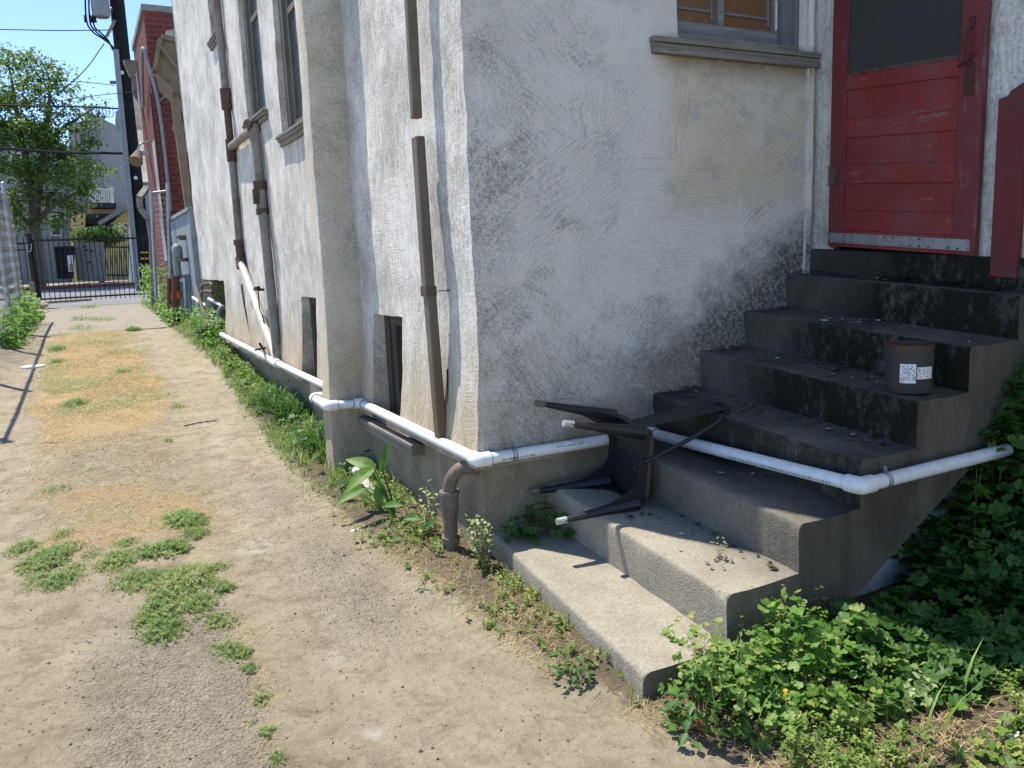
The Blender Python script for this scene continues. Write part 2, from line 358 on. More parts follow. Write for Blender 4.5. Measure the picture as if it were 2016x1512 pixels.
def redpaint_mat():
    t = NT('worn_red_paint'); P = t.pos()
    g1 = t.noise(t.map(P, (30, 1.6, 30)), 1.3, 6, .7); n = t.noise(P, 5, 5, .6, .5); n2 = t.noise(P, 2.6, 4, .6)
    col = t.mix(t.mr(n, .35, .65), (.22, .022, .020), (.165, .022, .021))
    col = t.mix(t.mr(n2, .46, .66, 0, .75), col, (.165, .055, .056))           # chalky faded areas
    wear = t.math('ADD', t.math('MULTIPLY', g1, .6), t.math('MULTIPLY', t.noise(P, 9, 6, .75), .5))
    col = t.mix(t.mr(wear, .63, .69, 0, .85), col, (.17, .13, .115))
    return t.done(col, t.mr(n2, .3, .7, .38, .6), t.bump(g1, .35, .004), .35)
M['redpaint'] = redpaint_mat()
def redpaintZ():
    t = NT('worn_red_paint_upright'); P = t.pos()
    g1 = t.noise(t.map(P, (30, 30, 1.6)), 1.3, 6, .7); n = t.noise(P, 5, 5, .6, .5)
    x, y, z = t.sep(P)
    col = t.mix(t.mr(n, .35, .65), (.15, .027, .027), (.115, .030, .031))
    edge = t.mr(y, 2.60, 2.50)                                         # latch side worn to bare wood
    wear = t.math('ADD', t.math('MULTIPLY', g1, .62), t.math('ADD', t.math('MULTIPLY', t.noise(P, 8, 6, .75), .45), t.math('MULTIPLY', edge, .06)))
    col = t.mix(t.mr(wear, .63, .70, 0, .8), col, (.15, .12, .11))
    return t.done(col, .55, t.bump(g1, .35, .004), .3)
M['redpaintZ'] = redpaintZ()
M['oldiron'] = mk('reddened_old_iron', (.085, .028, .026), (.06, .03, .026), 18, .8, .3)
M['redpost'] = mk('dull_red_paint', (.165, .022, .020), (.125, .024, .025), 5, .6, .15, dirt=(.11, .03, .03), stretch=(1, 1, .4))
def screen_mat():
    t = NT('fly_screen'); P = t.pos(); x, y, z = t.sep(P)
    wv = t.math('MULTIPLY', t.math('SINE', t.math('MULTIPLY', y, 2200.)), t.math('SINE', t.math('MULTIPLY', z, 2200.)))
    n = t.noise(P, 3, 4); col = t.mix(n, (.036, .034, .032), (.050, .047, .044)); col = t.mix(t.mr(t.noise(P, 200, 2), .5, .8, 0, .35), col, (.07, .07, .075))
    return t.done(col, .7, t.bump(wv, .2, .002), .25)
M['screen'] = screen_mat()
def ground_mat():
    t = NT('alley_dirt'); P = t.pos()
    gr = t.attr('gravel'); pale = t.attr('pale'); dark = t.attr('earth'); wet = t.attr('rut')
    a = t.noise(P, 2.6, 6, .6, .4); b = t.noise(P, 28, 6, .72); f = t.noise(P, 190, 4, .8); st = t.vor(P, 75, 'Color'); sd = t.vor(P, 75)
    lines = t.noise(t.map(P, (40, 1.3, 1)), 1., 4, .6)
    dirt = t.mix(t.mr(a, .3, .7), (.265, .222, .15), (.37, .315, .222))
    dirt = t.mix(t.mr(b, .45, .75, 0, .55), dirt, (.165, .132, .092))
    dirt = t.mix(t.math('MULTIPLY', wet, t.mr(lines, .4, .62, 0, .5)), dirt, (.36, .31, .235))
    mm_ = t.noise(P, 6.5, 6, .72, .6); dirt = t.mix(t.mr(mm_, .48, .66, 0, .65), dirt, (.15, .118, .08)); dirt = t.mix(t.mr(mm_, .45, .32, 0, .5), dirt, (.37, .32, .24))
    stone = t.mix(t.sep(st)[0], (.13, .115, .098), (.31, .275, .23)); stone = t.mix(t.mr(sd, .0, .006, .0, 1.), (.09, .075, .06), stone)
    gm = t.math('ADD', gr, t.math('MULTIPLY', t.math('SUBTRACT', b, .5), 1.1))
    col = t.mix(t.mr(gm, .15, .95), dirt, t.mix(.45, stone, dirt))
    col = t.mix(t.math('MULTIPLY', t.mr(f, .55, .68), .75), col, (.085, .07, .052))
    f2 = t.noise(P, 60, 5, .8); col = t.mix(t.math('MULTIPLY', t.mr(f2, .58, .70), .5), col, (.11, .09, .066)); col = t.mix(t.math('MULTIPLY', t.mr(f2, .42, .32), .5), col, (.42, .36, .275))
    pm = t.math('ADD', pale, t.math('MULTIPLY', t.math('SUBTRACT', t.noise(P, 9, 6, .7), .5), 1.2))
    col = t.mix(t.mr(pm, .42, .72, 0, .7), col, (.46, .43, .375))
    sm = t.math('ADD', t.attr('straw'), t.math('MULTIPLY', t.math('SUBTRACT', t.noise(t.map(P, (1, .6, 1)), 16, 6, .75), .5), 1.3))
    col = t.mix(t.mr(sm, .35, .80, 0, .8), col, t.mix(f, (.31, .225, .09), (.40, .30, .145)))
    dm = t.math('ADD', dark, t.math('MULTIPLY', t.math('SUBTRACT', b, .5), .9))
    col = t.mix(t.mr(dm, .40, .75, 0, .85), col, t.mix(f, (.062, .046, .031), (.13, .10, .07)))
    hgt = t.math('ADD', t.math('MULTIPLY', b, .8), t.math('ADD', t.math('MULTIPLY', f, .45), t.math('MULTIPLY', t.math('MULTIPLY', sd, gr), 1.2)))
    return t.done(col, .95, t.bump(hgt, 1., .015), .1)
M['ground'] = ground_mat()
def leaf_mat(name, c1, c2, c3=None, trans=.35, rough=.5):
    t = NT(name); r = t.attr('rnd'); n = t.noise(t.pos(), 40, 2)
    col = t.ramp(r, (0., c1), (.55, c2), (1., c3 or c2)); col = t.mix(t.math('MULTIPLY', n, .25), col, tuple(v*.5 for v in c1))
    t.done(col, rough, None, .35)
    tr = t.n.new('ShaderNodeBsdfTranslucent'); t.l(t.mix(.5, col, tuple(min(1, v*1.7) for v in c2)), tr.inputs[0])
    mx = t.n.new('ShaderNodeMixShader'); mx.inputs[0].default_value = trans
    t.l(t.b.outputs[0], mx.inputs[1]); t.l(tr.outputs[0], mx.inputs[2]); t.l(mx.outputs[0], t.out.inputs[0]); return t.m
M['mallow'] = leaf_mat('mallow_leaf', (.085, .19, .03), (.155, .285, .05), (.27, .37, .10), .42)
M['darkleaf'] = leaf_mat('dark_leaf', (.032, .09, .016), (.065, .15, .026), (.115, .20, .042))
M['weed'] = leaf_mat('weed_leaf', (.11, .19, .035), (.20, .30, .06), (.36, .38, .12), .4)
M['tuft'] = leaf_mat('tuft_leaf', (.13, .20, .05), (.22, .31, .085), (.40, .41, .16))
M['straw'] = leaf_mat('straw', (.33, .24, .10), (.46, .355, .175), (.58, .48, .28), .25, .7)
M['strawred'] = leaf_mat('reddish_straw', (.28, .175, .09), (.40, .28, .155), (.52, .40, .25), .25, .7)
M['stem'] = leaf_mat('stem', (.16, .16, .06), (.22, .12, .06), (.28, .10, .07), .1)
M['pale'] = leaf_mat('pale_weed', (.20, .27, .10), (.30, .36, .15), (.42, .45, .24))
M['lily'] = leaf_mat('lily_leaf', (.07, .16, .025), (.12, .24, .04), (.20, .30, .06), .45, .5)
M['treeleaf'] = leaf_mat('tree_leaf', (.06, .12, .02), (.11, .175, .032), (.21, .26, .07), .38)
M['bark'] = wood('tree_bark', (.11, .085, .065), (.17, .135, .105), 2)
M['flower'] = mk('yellow_petal', (.80, .55, .02), (.75, .48, .02), 30, .6, 0)
M['debris'] = leaf_mat('dead_leaf', (.03, .022, .015), (.06, .045, .03), (.14, .10, .06), .05)
M['shard'] = leaf_mat('pale_shard', (.10, .12, .12), (.25, .26, .25), (.75, .74, .70), 0., .3)
M['pebble'] = leaf_mat('pebble', (.10, .088, .072), (.21, .18, .145), (.36, .32, .27), 0., .9)
# ================================================================== SETTING: ground
def ss(x, a, b):
    t = np.clip((np.asarray(x, float)-a)/(b-a), 0, 1); return t*t*(3-2*t)
def vnoise(x, y, s, seed=0):
    """smooth value noise, numpy"""
    r = np.random.default_rng(seed+11); T = r.random((256, 256)); X = np.asarray(x)*s+100.3; Y = np.asarray(y)*s+100.7
    i = np.floor(X).astype(int); j = np.floor(Y).astype(int); fx = X-i; fy = Y-j; fx = fx*fx*(3-2*fx); fy = fy*fy*(3-2*fy)
    q = lambda a, b: T[a % 256, b % 256]
    return (q(i, j)*(1-fx)+q(i+1, j)*fx)*(1-fy)+(q(i, j+1)*(1-fx)+q(i+1, j+1)*fx)*fy
def fbm(x, y, s, o=4, seed=0):
    a, t, n = .5, 0, 0
    for k in range(o): t = t+a*vnoise(x, y, s*2**k, seed+k); n += a; a *= .55
    return t/n
# edges of the verge along the house, and of the dry strip
VY = [0.5, 1.77, 2.14, 2.71, 3.48, 4.14, 5.07, 6.5, 8.17, 10.5, 14.9, 21]; VX = [1.62, 1.57, 1.52, 1.36, 1.30, 1.20, 1.15, 1.16, 1.22, 1.32, 1.12, 1.2]
SY0 = [0, 2.4, 3.3, 3.8, 4.3, 5, 5.6, 6.2, 7.7, 9, 14.5]; SL = [.33, .34, .30, .05, -.34, -.42, -.45, -.48, -.56, -.62, -.52]; SR = [.44, .42, .50, .58, .60, .56, .50, .52, .60, .66, .62]
def relief(X, Y):
    v = np.interp(Y, VY, VX); sc = np.interp(Y, SY0, (np.array(SL)+np.array(SR))/2)
    z = .045*ss(X, v-.08, v+.25)*ss(Y, 1.6, 2.6)
    z = z+.03*np.exp(-((X-sc)/.35)**2)*ss(Y, 2.5, 5)
    z = z+.05*ss(-X, .75, 1.2)*ss(Y, 8, 12)
    z = z+.022*(fbm(X, Y, 1.6, 4, 3)-.5)+.010*(fbm(X, Y, 14, 3, 9)-.5)
    return z*(1-ss(Y, 14.0, 15.2))
def gz(X, Y): return h(X, Y)+relief(X, Y)
def grid_obj(name, xs, ys, zf, mat, attrs=None):
    X, Y = np.meshgrid(xs, ys); Z = zf(X, Y); n, m = len(xs), len(ys)
    me = bpy.data.meshes.new(name); V = np.stack([X, Y, Z], -1).reshape(-1, 3)
    i = np.arange(m-1)[:, None]*n+np.arange(n-1)[None]; F = np.stack([i, i+1, i+n+1, i+n], -1).reshape(-1, 4)
    me.from_pydata(V.tolist(), [], F.tolist()); me.shade_smooth(); me.materials.append(mat)
    for k, f in (attrs or {}).items():
        a = me.attributes.new(k, 'FLOAT', 'POINT'); a.data.foreach_set('value', np.ascontiguousarray(f(X, Y), dtype=np.float32).ravel())
    o = bpy.data.objects.new(name, me); COL.objects.link(o); o['kind'] = 'structure'; return o
def a_grav(X, Y):
    w = fbm(X, Y, 1.3, 3, 21)
    m = ss(X, -.32, -.05)*(1-ss(X, .34, .50))*(1-ss(Y, 3.5, 4.4))
    m = np.maximum(m, .75*np.exp(-((X-.95)/.22)**2)*ss(Y, 2.6, 3.3)*(1-ss(Y, 5.2, 6.5)))
    m = np.maximum(m, .55*ss(X, -.45, -.2)*(1-ss(X, .4, .6))*ss(Y, 5.2, 5.8)*(1-ss(Y, 7.0, 8.2)))
    m = np.maximum(m, .65*(1-ss(X, -1.0, -.7))*ss(Y, 9, 12))
    return np.clip(.75*m*(.35+1.3*w)+.3*(w-.5), 0, .8)
def a_pale(X, Y):
    b = np.zeros_like(X)
    for x, y, r in ((.70, 2.99, .11), (.72, 2.47, .12), (.68, 4.35, .22), (.78, 3.9, .16), (.62, 4.75, .18), (.9, 7.6, .25), (.85, 6.9, .2)):
        d = np.sqrt((X-x)**2+((Y-y)*.75)**2)/r*(.6+.8*fbm(X, Y, 4, 3, 33)); b = np.maximum(b, np.exp(-d**2)*.5)
    return b
def a_earth(X, Y):
    v = np.interp(Y, VY, VX); m = ss(X, v-.10, v+.18)*ss(Y, 1.2, 2.0)*.95
    m = np.maximum(m, .30*(1-ss(X, -1.0, -.72))*ss(Y, 9, 11)); m = np.maximum(m, ss(X, 1.75, 2.1)*.9)
    l, r = np.interp(Y, SY0, SL), np.interp(Y, SY0, SR)
    return np.maximum(m, .38*ss(X, l-.1, l+.15)*(1-ss(X, r-.15, r+.1))*ss(Y, 4.2, 5)*(1-ss(Y, 14.2, 14.6)))
def a_straw(X, Y):
    X = X+.42*(fbm(X, Y, 1.9, 4, 141)-.5); Y = Y+1.6*(fbm(X, Y, 1.1, 3, 142)-.5)*ss(Y, 4.5, 7)
    l, r = np.interp(Y, SY0, SL), np.interp(Y, SY0, SR); w = fbm(X, Y, 1.7, 4, 41)
    band = ss(Y, 7.0, 8.0)*(1-ss(Y, 14.3, 14.7))+.55*ss(Y, 4.5, 5.1)*(1-ss(Y, 5.9, 6.4))+.30*ss(Y, 6.2, 6.6)*(1-ss(Y, 7.0, 7.6))+.22*ss(Y, 2.2, 3)*(1-ss(Y, 6.9, 7.2))
    return np.clip(band, 0, 1)*ss(X, l-.10, l+.14)*(1-ss(X, r-.14, r+.10))*(.55+.9*(w-.2))
def a_rut(X, Y): return np.maximum(np.exp(-((X-.95)/.28)**2), 1-ss(X, -.75, -.3))
xs = np.concatenate([[-60, -30, -15, -8, -5, -3.5, -2.6, -2], np.arange(-1.6, 3.2, .03), [3.3, 3.6, 4, 5, 8, 15, 30, 60]])
ys = np.concatenate([[-9, -6, -4, -2, -1, 0, .5], np.arange(.9, 6.5, .03), np.arange(6.5, 15.3, .08), [16, 18, 20, 22, 23, 40, 70, 140]])
grid_obj('ground', xs, ys, gz, M['ground'], dict(gravel=a_grav, pale=a_pale, earth=a_earth, rut=a_rut, straw=a_straw))
# concrete apron before the gate, street, far kerb and pavement
def apron_z(X, Y): return h(X, Y)+.012+.012*(fbm(X, Y, .9, 3, 5)-.5)
ax = np.linspace(-.75, 1.18, 30); ay = np.linspace(14.35, 22.0, 60)
o = grid_obj('apron', ax, ay, apron_z, M['paveC'])
o = grid_obj('street', [-40, -10, 0, 10, 40], [22.0, 25, 30, 36.0], lambda X, Y: h(X, Y)+.008+0*X, M['asphalt'])
m = MB(); m.box((-40, 36.0, .6), (40, 36.25, float(h(0, 36))+.13)); tag(m.build('kerb', M['redkerb'], bevel=.02), kind='structure')
o = grid_obj('pavement', [-40, -5, 0, 5, 40], [36.25, 38, 41.5], lambda X, Y: h(X, Y)+.125+0*X, M['paveC'])

# ================================================================== HOUSE
XW, YW, ZT = 1.67, 3.55, 6.15          # alley wall plane, window wall plane, wall top
XD = 3.955                             # door wall plane
def flare(z): t = max(0., min(1., (1.25-z)/.8)); return .05*t*t
def wob(p):
    a = mn.noise_vector(Vector(p)*1.3); b = mn.noise_vector(Vector(p)*6.); c = mn.noise_vector(Vector(p)*17.)
    return np.array(a)*.010+np.array(b)*.006+np.array(c)*.0035
house = empty('stucco_house', (XW, YW, 0), 'old two storey house of worn whitewashed stucco beside the dirt alley', 'house')
HB = np.array(house.location)
def lin(a, b, step): return list(np.linspace(a, b, max(2, int(abs(b-a)/step)+1)))
def axis_pts(a, b, step, cuts):
    c = sorted(set([a, b]+[q for q in cuts if a < q < b])); out = []
    for p, q in zip(c[:-1], c[1:]): out += lin(p, q, step)[:-1]
    return out+[b]
def wall_sheet(mb, f, inward, us, vs, ops, depth, bigstep=None):
    """stucco skin with real openings; f(u, v) -> point, reveals run along the inward vector"""
    n = len(us); idx = {}; inw = np.array(inward, float)
    def vid(i, j, d=0):
        k = (i, j, d)
        if k not in idx:
            p = f(us[i], vs[j]); p = p+wob(p)
            if d: p = p+inw*depth
            mb.v.append(tuple(p)); idx[k] = len(mb.v)-1
        return idx[k]
    def hole(i, j):
        if i < 0 or j < 0 or i >= len(us)-1 or j >= len(vs)-1: return None
        u, v = (us[i]+us[i+1])/2, (vs[j]+vs[j+1])/2
        return any(a < u < b and c < v < d for a, b, c, d in ops)
    for i in range(len(us)-1):
        for j in range(len(vs)-1):
            if hole(i, j): continue
            mb.f.append((vid(i, j), vid(i+1, j), vid(i+1, j+1), vid(i, j+1)))
            for di, dj, a, b in ((-1, 0, (i, j), (i, j+1)), (1, 0, (i+1, j), (i+1, j+1)), (0, -1, (i, j), (i+1, j)), (0, 1, (i, j+1), (i+1, j+1))):
                if hole(i+di, j+dj): mb.f.append((vid(*a), vid(*b), vid(*b, 1), vid(*a, 1)))
ZF = .44
OPS_A = [(4.61, 5.14, ZF-.1, 1.14), (6.61, 7.13, ZF-.1, 1.19), (6.42, 7.30, 2.56, 4.5), (7.88, 8.80, 2.88, 4.8), (9.85, 10.56, 4.09, 5.6), (11.45, 13.9, ZF-.1, 1.27)]
OPS_W = [(2.925, 3.82, 2.60, 4.1)]
OPS_D = [(2.50, 3.385, 1.36, 3.35)]
mb = MB()
usA = axis_pts(YW, 13.79, .075, [o[0] for o in OPS_A]+[o[1] for o in OPS_A]); vsA = axis_pts(ZF, ZT, .075, [o[2] for o in OPS_A]+[o[3] for o in OPS_A])
wall_sheet(mb, lambda u, v: np.array([XW-flare(v), u-flare(v)*(1 if u < YW+.01 else 0), v]), (1, 0, 0), usA, vsA, OPS_A, .16)
usW = axis_pts(XW, XD, .06, [2.925, 3.82]); vsW = axis_pts(ZF, ZT, .06, [2.60, 4.1])
wall_sheet(mb, lambda u, v: np.array([u-(flare(v) if u < XW+.01 else 0), YW-flare(v), v]), (0, 1, 0), usW, vsW, OPS_W, .10)
usD = axis_pts(-3.0, YW, .07, [2.50, 3.385]); vsD = axis_pts(-.3, ZT, .07, [1.36, 3.35])
wall_sheet(mb, lambda u, v: np.array([XD, u, v]), (1, 0, 0), usD, vsD, OPS_D, .12)
# far end wall and the wing's near end
mb.quad((XW, 13.79, .4), (9, 13.79, .4), (9, 13.79, ZT), (XW, 13.79, ZT)); mb.quad((XD, -3, -.3), (9, -3, -.3), (9, -3, ZT), (XD, -3, ZT)); mb.quad((9, -3, -.3), (9, 13.79, -.3), (9, 13.79, ZT), (9, -3, ZT))
mb.build('wall', M['stucco'], house)
# chimney-like pilaster and the rounded plaster fillet in the inner corner
def stuccobar(pts_fn, us, vs):
    m = MB(); 
    for a in us:
        for v in vs: p = pts_fn(a, v); m.v.append(tuple(p+wob(p)*.8))
    k = len(vs)
    for i in range(len(us)-1):
        for j in range(k-1): m.f.append((i*k+j, (i+1)*k+j, (i+1)*k+j+1, i*k+j+1))
    return m
prof = [(1.80, 5.66), (1.46, 5.64), (1.432, 5.62), (1.424, 5.58), (1.424, 5.5), (1.424, 5.44), (1.430, 5.415), (1.46, 5.405), (1.54, 5.405), (1.62, 5.405), (1.70, 5.405), (1.80, 5.405)]
def pil(a, v): x, y = prof[int(a)]; return np.array([x-(flare(v)*.5 if x < 1.5 else 0), y, v])
stuccobar(pil, range(len(prof)), lin(-.15, ZT, .08)).build('pilaster', M['stucco'], house)
prof2 = [(XD-.075, YW+.03), (XD-.07, YW-.02), (XD-.045, YW-.032), (XD-.025, YW-.02), (XD-.02, YW+.03)]
stuccobar(lambda a, v: np.array([prof2[int(a)][0], prof2[int(a)][1], v]), range(5), lin(1.30, ZT, .08)).build('corner_bead', M['stucco'], house)
# foundation
m = MB()
def fz(p): return tuple(np.array(p)+wob(p)*.7)
ysF = lin(YW+.006, 13.7, .09)
for A, B in zip(ysF[:-1], ysF[1:]):
    zs = lin(-.35, ZF+.012, .11); x0 = XW+.004 if A < 11.3 else XW+.42
    for a, b in zip(zs[:-1], zs[1:]): m.quad(fz((x0, A, a)), fz((x0, B, a)), fz((x0, B, b)), fz((x0, A, b)))
    m.quad(fz((x0, A, ZF+.012)), fz((x0, B, ZF+.012)), (x0+.5, B, ZF+.012), (x0+.5, A, ZF+.012))
xsF = lin(XW+.004, XD, .09)
for A, B in zip(xsF[:-1], xsF[1:]):
    zs = lin(-.35, ZF+.012, .11)
    for a, b in zip(zs[:-1], zs[1:]): m.quad(fz((A, YW+.006, a)), fz((B, YW+.006, a)), fz((B, YW+.006, b)), fz((A, YW+.006, b)))
m.box((XW+.45, 11.3, .2), (XW+.6, 13.78, 1.4)); m.box((XW+.02, 11.40, .15), (XW+.30, 11.47, 1.3)); m.box((XW+.1, 13.5, .2), (XW+.35, 13.75, 1.3))
m.build('foundation', M['found'], house, smooth=True)
# inside the low openings: dark boxes, boards, ledge
for a, b, c, d, dep in ((4.5, 5.3, .2, 1.3, .8), (6.5, 7.3, .2, 1.4, .8)):
    m = MB(); x0, x1 = XW+.17, XW+dep; m.quad((x1, a, c), (x1, b, c), (x1, b, d), (x1, a, d)); m.quad((x0, b, c), (x1, b, c), (x1, b, d), (x0, b, d)); m.quad((x0, a, c), (x1, a, c), (x1, a, d), (x0, a, d)); m.quad((x0, a, d), (x1, a, d), (x1, b, d), (x0, b, d)); m.build('crawl_space', M['dark'], house)
for (a, b, c, d) in ((4.61, 5.14, ZF, 1.14), (6.61, 7.13, ZF, 1.19)):
    f = MB(); f.box((XW+.075, b-.075, c), (XW+.14, b+.02, d+.02)); f.box((XW+.09, b-.16, c), (XW+.135, b-.082, d+.02)); f.box((XW+.055, a-.02, d-.07), (XW+.115, b-.165, d+.02))
    v = f.build('vent_opening', M['wooddark'], house, bevel=.004)
    q = MB(); q.box((XW+.16, b-.36, c), (XW+.18, b-.30, d-.075)); q.build('loose_board', M['wooddark'], v)
    q = MB(); q.bar((XW+.2, a-.02, c+.34), (XW+.2, a+.24, c+.27), .03, .16, (1, 0, 0)); q.build('brace', M['palepipe'], v)
m = MB(); m.box((XW-.075, 4.36, .335), (XW+.03, 5.39, .40)); m.box((XW-.085, 4.34, .385), (XW-.02, 5.38, .412)); m.build('ledge_board', M['woodY'], house, bevel=.006)
# roof
m = MB(); m.box((XW-.02, YW-.02, ZT), (9.1, 13.85, ZT+.14)); m.box((XD-.02, -3.1, ZT), (9.1, YW-.021, ZT+.14)); m.build('roof', M['greyroof'], house)
# ---- alley windows
for (a, b, c, d) in OPS_A[2:5]:
    X0 = XW+.05
    f = MB(); f.box((X0, a, c), (X0+.09, a+.10, d)); f.box((X0, b-.10, c), (X0+.09, b, d)); f.box((X0, a+.10, d-.10), (X0+.09, b-.10, d)); f.box((X0-.01, a+.1, c), (X0+.09, b-.1, c+.05))
    w = f.build('window', M['woodZ'], house, bevel=.004)
    s = MB(); s.box((X0+.035, a+.10, c+.05), (X0+.075, a+.155, d-.1)); s.box((X0+.035, b-.155, c+.05), (X0+.075, b-.10, d-.1)); s.box((X0+.036, a+.155, c+.05), (X0+.074, b-.155, c+.12)); mid = (c+d)/2; s.box((X0+.036, a+.155, mid), (X0+.074, b-.155, mid+.05))
    s.build('sash', M['woodZ'], w, bevel=.003)
    p = MB(); p.box((X0+.052, a+.15, c+.115), (X0+.058, b-.15, d-.1)); p.build('pane', M['glass'], w)
    k = MB(); k.box((XW-.040, a-.07, c-.045), (XW+.06, b+.05, c+.002)); k.box((XW-.052, a-.085, c-.018), (XW-.03, b+.065, c+.008)); k.box((XW-.026, a-.05, c-.085), (XW+.02, b+.03, c-.045)); k.build('sill', M['woodY'], w, bevel=.005)
# ---- window over the stairs
a, b, c = 2.925, 3.82, 2.60; Y0 = YW+.045
f = MB(); f.box((a, Y0, c), (a+.02, Y0+.08, 4.1)); f.box((b-.11, Y0-.02, c), (b-.028, Y0+.08, 4.1)); f.box((b-.026, Y0-.045, c), (b, Y0+.06, 4.1)); f.box((a+.02, Y0-.004, c), (b-.112, Y0+.08, c+.045))
w = f.build('window', M['paintwoodZ'], house, bevel=.004)
mx0, mx1 = 3.262, 3.300
s = MB(); s.box((a+.021, Y0+.012, c+.046), (b-.112, Y0+.055, c+.088)); s.box((mx0, Y0+.01, c+.089), (mx1, Y0+.055, 4.1)); s.box((b-.135, Y0+.012, c+.089), (b-.112, Y0+.055, 4.1)); s.box((a+.02, Y0+.012, c+.089), (a+.035, Y0+.055, 4.1))
s.build('sash', M['paintwood'], w, bevel=.003)
for xa, xb in ((a+.036, mx0-.001), (mx1+.001, b-.136)):
    p = MB(); p.box((xa, Y0+.034, c+.09), (xb, Y0+.040, 4.1)); p.build('pane', M['glassbrown'], w)
    q = MB(); q.box((xa, Y0+.022, c+.089), (xb, Y0+.033, c+.094)); q.box((xb-.045, Y0+.022, c+.12), (xb-.036, Y0+.0335, 4.1)); q.box((xa, Y0+.024, c+.155), (xb-.046, Y0+.0335, c+.168)); q.bar((xb-.04, Y0+.03, c+.155), (xb-.002, Y0+.03, c+.09), .008, .007, (0, 1, 0))
    q.build('glazing_bar', M['paintwoodZ'], w)
q = MB(); q.box((b-.133, Y0+.004, c+.10), (b-.124, Y0+.014, 2.86)); q.build('putty_strip', M['sign'], w)
k = MB(); k.box((2.735, YW-.048, 2.545), (4.0, YW+.04, 2.572)); k.box((2.74, YW-.034, 2.522), (3.995, YW+.03, 2.5445)); k.box((2.745, YW-.042, 2.490), (3.99, YW+.03, 2.5215)); k.box((2.93, YW-.02, 2.5725), (3.8, YW+.05, 2.603))
k.build('sill', M['woodX'], w, bevel=.004)
# ---- red screen door
def DP(u, z, x=0.): return (XD-.035-x, 3.382-u*.892, 1.462+z-.072*u)     # u 0..1 hinge to latch, sagging
def dbox(mb, u0, u1, z0, z1, x0, x1):
    mb.hexa([DP(u0, z0, x1), DP(u0, z0, x0), DP(u1, z0, x0), DP(u1, z0, x1), DP(u0, z1, x1), DP(u0, z1, x0), DP(u1, z1, x0), DP(u1, z1, x1)])
d = MB(); dbox(d, 0, .115, 0, 1.98, -.02, .018); dbox(d, .862, 1, 0, 1.98, -.02, .018)
door = d.build('screen_door', M['redpaintZ'], house, bevel=.003)
for z0, z1 in ((.865, .948), (.607, .707), (.355, .459), (.095, .207), (1.88, 1.98)):
    d = MB(); dbox(d, .1155, .8615, z0, z1, -.015, .016); d.build('rail', M['redpaint'], door, bevel=.003)
d = MB(); dbox(d, .1155, .8615, 0, .0945, -.015, .0155); d.build('bottom_rail', M['redpaint'], door, bevel=.003)
for z0, z1 in ((.707, .865), (.459, .607), (.207, .355)):
    d = MB(); dbox(d, .1155, .8615, z0+.0008, z1-.0008, -.012, .006); d.build('panel', M['redpaint'], door)
d = MB(); dbox(d, .1155, .8615, .950, 1.879, -.004, .002); d.build('screen', M['screen'], door)
d = MB(); dbox(d, .115, .862, .949, .965, .0025, .010)
for i in range(26): 
    u = .13+.72*i/25+random.uniform(-.008, .008); d.obox(DP(u, .944+random.uniform(-.003, .003), .019), (.004, 0, 0), (0, .009, 0), (0, 0, .006))
d.build('screen_bead', M['rust'], door)
d = MB(); dbox(d, .004, .975, .022, .078, .0185, .0225)
kp = d.build('kick_plate', M['galv'], door)
d = MB()
for i in range(17):
    for z in (.031, .068):
        if random.random() < .8: p = np.array(DP(.015+.95*i/16, z, .0226)); d = MB(); d.cyl(p+(.002, 0, 0), p-(.003, 0, 0), random.choice((.004, .006, .0035)), n=8); d.build('nail', M['rust'], door)
d = MB(); p = np.array(DP(.05, .40, .019)); d.obox(p+(0, .01, 0), (.012, 0, 0), (0, .05, 0), (0, 0, .10)); d.cyl(p+(-.004, .035, -.055), p+(-.004, .035, .06), .011, n=10); d.cyl(p+(-.004, .0, .02), p+(-.012, 0, .02), .02, n=10); d.build('hinge', M['rust'], door)
d = MB(); p = np.array(DP(.925, .93, .018)); d.tube(fillet([p+(0, 0, .16), p+(-.045, 0, .12), p+(-.045, 0, .0), p+(0, 0, -.03)], .05), .008, 8); d.obox(p+(-.003, 0, -.09), (.008, 0, 0), (0, .045, 0), (0, 0, .15)); d.obox(p+(-.003, 0, .17), (.006, 0, 0), (0, .03, 0), (0, 0, .06)); d.cyl(p+(-.01, .06, -.02), p+(-.01, -.02, .02), .005, n=8); d.build('handle', M['oldiron'], door)
d = MB(); d.box((XD+.06, 2.45, 1.3), (XD+.09, 3.45, 3.4)); d.build('doorway', M['dark'], house)
# peeling red jamb edge, threshold block, loose red post
d = MB()
for i in range(60):
    z = 1.47+i*.03; y = 3.398+random.uniform(-.004, .008); d.obox((XD-.004, y, z), (.02, 0, 0), (0, random.uniform(.010, .02), 0), (0, 0, .034))
d.build('door_jamb', M['redpaintZ'], house)
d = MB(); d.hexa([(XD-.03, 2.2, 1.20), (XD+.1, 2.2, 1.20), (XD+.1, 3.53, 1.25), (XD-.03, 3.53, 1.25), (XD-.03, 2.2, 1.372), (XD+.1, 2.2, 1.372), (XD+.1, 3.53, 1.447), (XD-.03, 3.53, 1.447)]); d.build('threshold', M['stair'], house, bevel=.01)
d = MB(); d.prism([(XD-.042, 2.415, 1.29), (XD-.042, 2.285, 1.28), (XD-.042, 2.285, 2.185), (XD-.042, 2.36, 2.150), (XD-.042, 2.375, 2.128), (XD-.042, 2.418, 2.122)], (.036, 0, 0))
single(d, 'red_post', M['redpost'], 'broken red painted board standing against the wall right of the screen door', 'post', bevel=.004)
